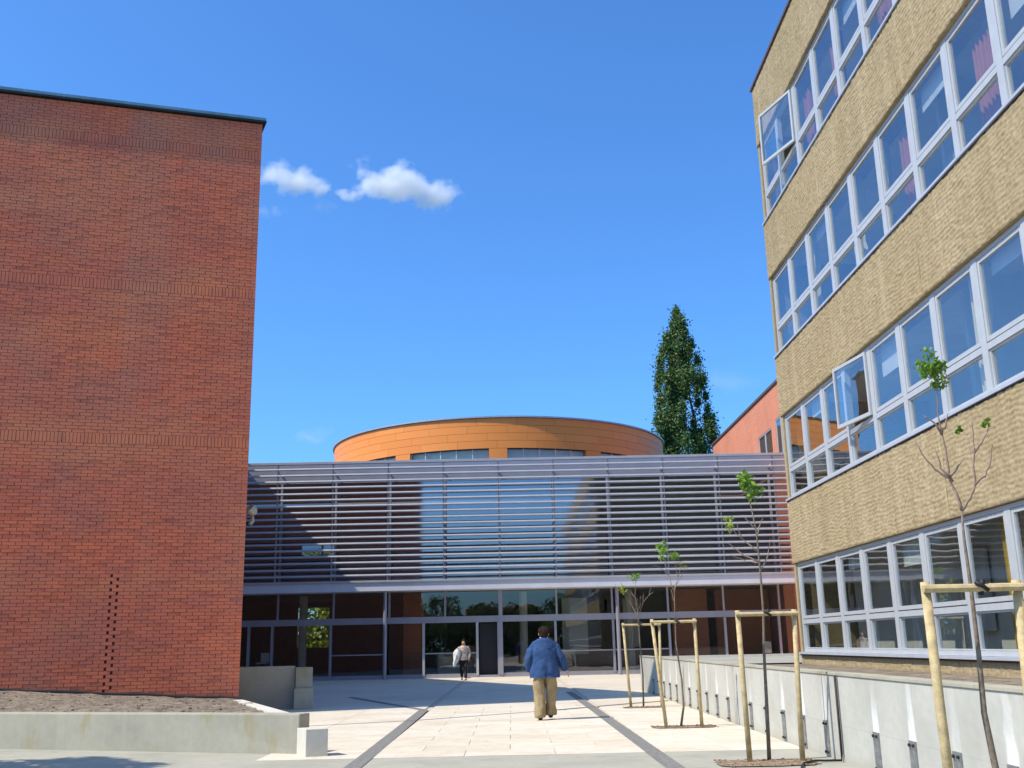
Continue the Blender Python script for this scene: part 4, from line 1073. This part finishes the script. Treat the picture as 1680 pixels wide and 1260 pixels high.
# in her local frame +y is forward (to the camera), image-left is local +x
Lw = [(-.17, 0, 1.38), (-.23, -.03, 1.12), (-.24, .06, .90)]; Rw = [(.17, 0, 1.38), (.26, .02, 1.14), (.30, .2, 1.02)]
human(wm, 1.70, Lw, Rw, [(-.085, 0, .88), (-.09, .05, .48), (-.085, .10, .09), (-.09, .24, .04)], [(.085, 0, .88), (.085, .02, .48), (.08, -.10, .12), (.08, .03, .05)], belly=.12)
cloth('cardigan', [
    ([(0, 0, .84), (0, 0, .95), (0, 0, 1.08), (0, .0, 1.22), (0, .0, 1.34), (0, .0, 1.41), (0, .005, 1.45)],
     [(.20, .14), (.195, .14), (.175, .13), (.19, .135), (.185, .12), (.15, .10), (.075, .07)], False),
    ([(-.12, 0, 1.385), (-.19, 0, 1.33), (-.225, -.02, 1.15), (-.245, .02, 1.0), (-.245, .06, .90)], [.05, .066, .062, .055, .045], True),
    ([(.12, 0, 1.385), (.19, 0, 1.33), (.25, .02, 1.16), (.29, .12, 1.06), (.30, .19, 1.02)], [.05, .066, .062, .055, .045], True)], 'cream', wm, 16)
cloth('trousers', [
    ([(0, 0, .98), (0, 0, .88), (0, 0, .8)], [(.16, .12), (.175, .13), (.165, .12)], True),
    ([(-.085, 0, .86), (-.09, .04, .6), (-.09, .05, .45), (-.085, .09, .1)], [.095, .078, .065, .055], True),
    ([(.085, 0, .86), (.087, .02, .6), (.085, .0, .45), (.08, -.08, .13)], [.095, .078, .065, .055], True)], 'blackc', wm, 12)
for (x, y, z) in ((-.087, .16, .04), (.08, -.03, .055)): MB().ball((x, y, z), (.042, .115, .04), 10, 7).build('shoe', 'shoe', wm, smooth=True)
MB().ball((0, -.02, 1.60), (.098, .105, .115), 16, 10).ball((0, -.05, 1.54), (.10, .07, .10), 12, 8).build('hair', 'hairb', wm, smooth=True)
MB().ball((0, .04, 1.555), (.068, .07, .088), 14, 10).ball((0, .115, 1.545), (.012, .016, .02), 8, 6).build('face', 'skin', wm, smooth=True)
for s in (-1, 1): MB().ball((s*.028, .105, 1.565), (.011, .006, .007), 8, 5).build('eye', 'eye', wm, smooth=True)
MB().ball((0, .106, 1.51), (.022, .007, .006), 8, 5).build('mouth', 'lips', wm, smooth=True)
# white jacket draped over her forearm
jk = MB(); n = 16; rows_ = 14; v = []; f = []
for j in range(rows_+1):
    t = j/rows_; z = 1.34 - t*.78; wdt = .03 + .115*sin(pi*t**.8)*(1+.18*sin(8*t))
    for i in range(n+1):
        u = i/n*2*pi; v.append((.20 + .20*t + wdt*cos(u)*(1+.22*sin(3*u+t*7)), .14 + (.055+.02*sin(5*u+t*3))*sin(u), z + .03*cos(2*u)))
f = [(j*(n+1)+i, j*(n+1)+i+1, (j+1)*(n+1)+i+1, (j+1)*(n+1)+i) for j in range(rows_) for i in range(n)]
f += [tuple(range(n+1)), tuple(range(rows_*(n+1), (rows_+1)*(n+1)))]
jk = obj('folded_jacket', v, f, 'white', smooth=True, loc=(-2.08, 45.8, 0)); jk.rotation_euler = (0, 0, pi)
tag(jk, 'white jacket draped over the arm of the woman', 'jacket')
bg_ = MB().box(-.06, .06, -.16, .16, .52, .86); bgt = thing('handbag', 'black shoulder bag hanging at the side of the woman', 'bag', (-2.08+.30, 45.85, 0))
bg_.build('bag_body', 'blackc', bgt, bevel=.03)
MB().tube([(0, -.12, .84), (-.04, -.1, 1.1), (-.10, 0, 1.36), (-.07, .08, 1.15), (0, .12, .84)], .012, 6, up=(1, 0, 0)).build('strap', 'blackc', bgt, smooth=True)

# ------------------------------------------------------------------ clouds (far beyond everything, real volumes)
def cloud(name, label, lobes, dens, seedv, scale=.045):
    """lobes: (px, py, rx_px, ry_px) in the picture, placed 900 m out"""
    Yd = 900.0
    L = []
    for (px, py, rx, ry) in lobes:
        d = R_*((px-840)/F_PX) + U_*((630-py)/F_PX) + F_; k = Yd/d.y; p = Vector((0, 0, EYE)) + d*k; m_ = k/F_PX
        L.append((p, rx*m_, ry*m_))
    mn_ = Vector((min(p.x-a*1.5 for p, a, b in L), Yd-45, min(p.z-b*1.7 for p, a, b in L))); mx_ = Vector((max(p.x+a*1.5 for p, a, b in L), Yd+45, max(p.z+b*1.7 for p, a, b in L)))
    o = MB().box(mn_.x, mx_.x, mn_.y, mx_.y, mn_.z, mx_.z).build(name, 'white'); o.data.materials.clear()
    b = NB(name + '_volume'); b.n.remove(b.p); P = b.coord('Object')
    wn = b.new('ShaderNodeTexNoise'); b.l.new(P, wn.inputs['Vector']); wn.inputs['Scale'].default_value = scale*1.1; wn.inputs['Detail'].default_value = 6
    vs = b.new('ShaderNodeVectorMath', operation='MULTIPLY_ADD'); b.l.new(wn.outputs[1], vs.inputs[0]); vs.inputs[1].default_value = (30, 30, 20); 
    va = b.new('ShaderNodeVectorMath', operation='ADD'); b.l.new(P, va.inputs[0]); va.inputs[1].default_value = (-15, -15, -10); b.l.new(va.outputs[0], vs.inputs[2])
    acc = None
    for p, a, c in L:
        mp = b.new('ShaderNodeMapping'); mp.vector_type = 'POINT'; b.l.new(vs.outputs[0], mp.inputs[0])
        sxx = (1/a, 1/(.9*min(a, 34)), 1/c); mp.inputs['Scale'].default_value = sxx; mp.inputs['Location'].default_value = (-p.x*sxx[0], -p.y*sxx[1], -p.z*sxx[2])
        ln = b.new('ShaderNodeVectorMath', operation='LENGTH'); b.l.new(mp.outputs[0], ln.inputs[0])
        q = b.math('SUBTRACT', 1.15, ln.outputs['Value']); acc = q if acc is None else b.math('SMOOTH_MAX', acc, q, .12)
    n = b.noise(P, scale, 7, .62)
    dd = b.math('ADD', acc, b.math('MULTIPLY', b.math('SUBTRACT', n, .54), 2.3))
    dd = b.math('MULTIPLY', b.math('MAXIMUM', dd, 0), dens)
    vp = b.new('ShaderNodeVolumePrincipled'); vp.inputs['Color'].default_value = (.98, .985, 1, 1); vp.inputs['Anisotropy'].default_value = .1
    b.l.new(dd, vp.inputs['Density']); b.l.new(vp.outputs[0], b.out.inputs['Volume']); o.data.materials.append(b.m)
    tag(o, label, 'cloud'); return o
cloud('cloud', 'small bright white cloud with a rounded right end, largest in the sky', [(655, 302, 45, 26), (705, 318, 40, 22), (595, 280, 16, 20), (618, 308, 30, 17), (575, 318, 22, 7)], .13, 1, .05)
cloud('cloud', 'thin white cloud lying beside the corner of the brick building', [(452, 288, 34, 13), (492, 300, 40, 15), (526, 312, 20, 9)], .10, 2, .05)
cloud('cloud', 'tiny faint cloud wisp low above the louvres by the brick building', [(505, 718, 32, 9), (530, 710, 18, 7)], .014, 3, .05)
cloud('cloud', 'faint wisp just below the thin white cloud', [(532, 340, 20, 8)], .03, 4, .05)
cloud('cloud', 'faint wisp beside the edge of the brick building under the thin cloud', [(432, 347, 16, 8), (456, 345, 12, 6)], .03, 5, .05)
cloud('cloud', 'very faint streak low between the poplar and the office building', [(1200, 624, 55, 12)], .006, 6, .03)
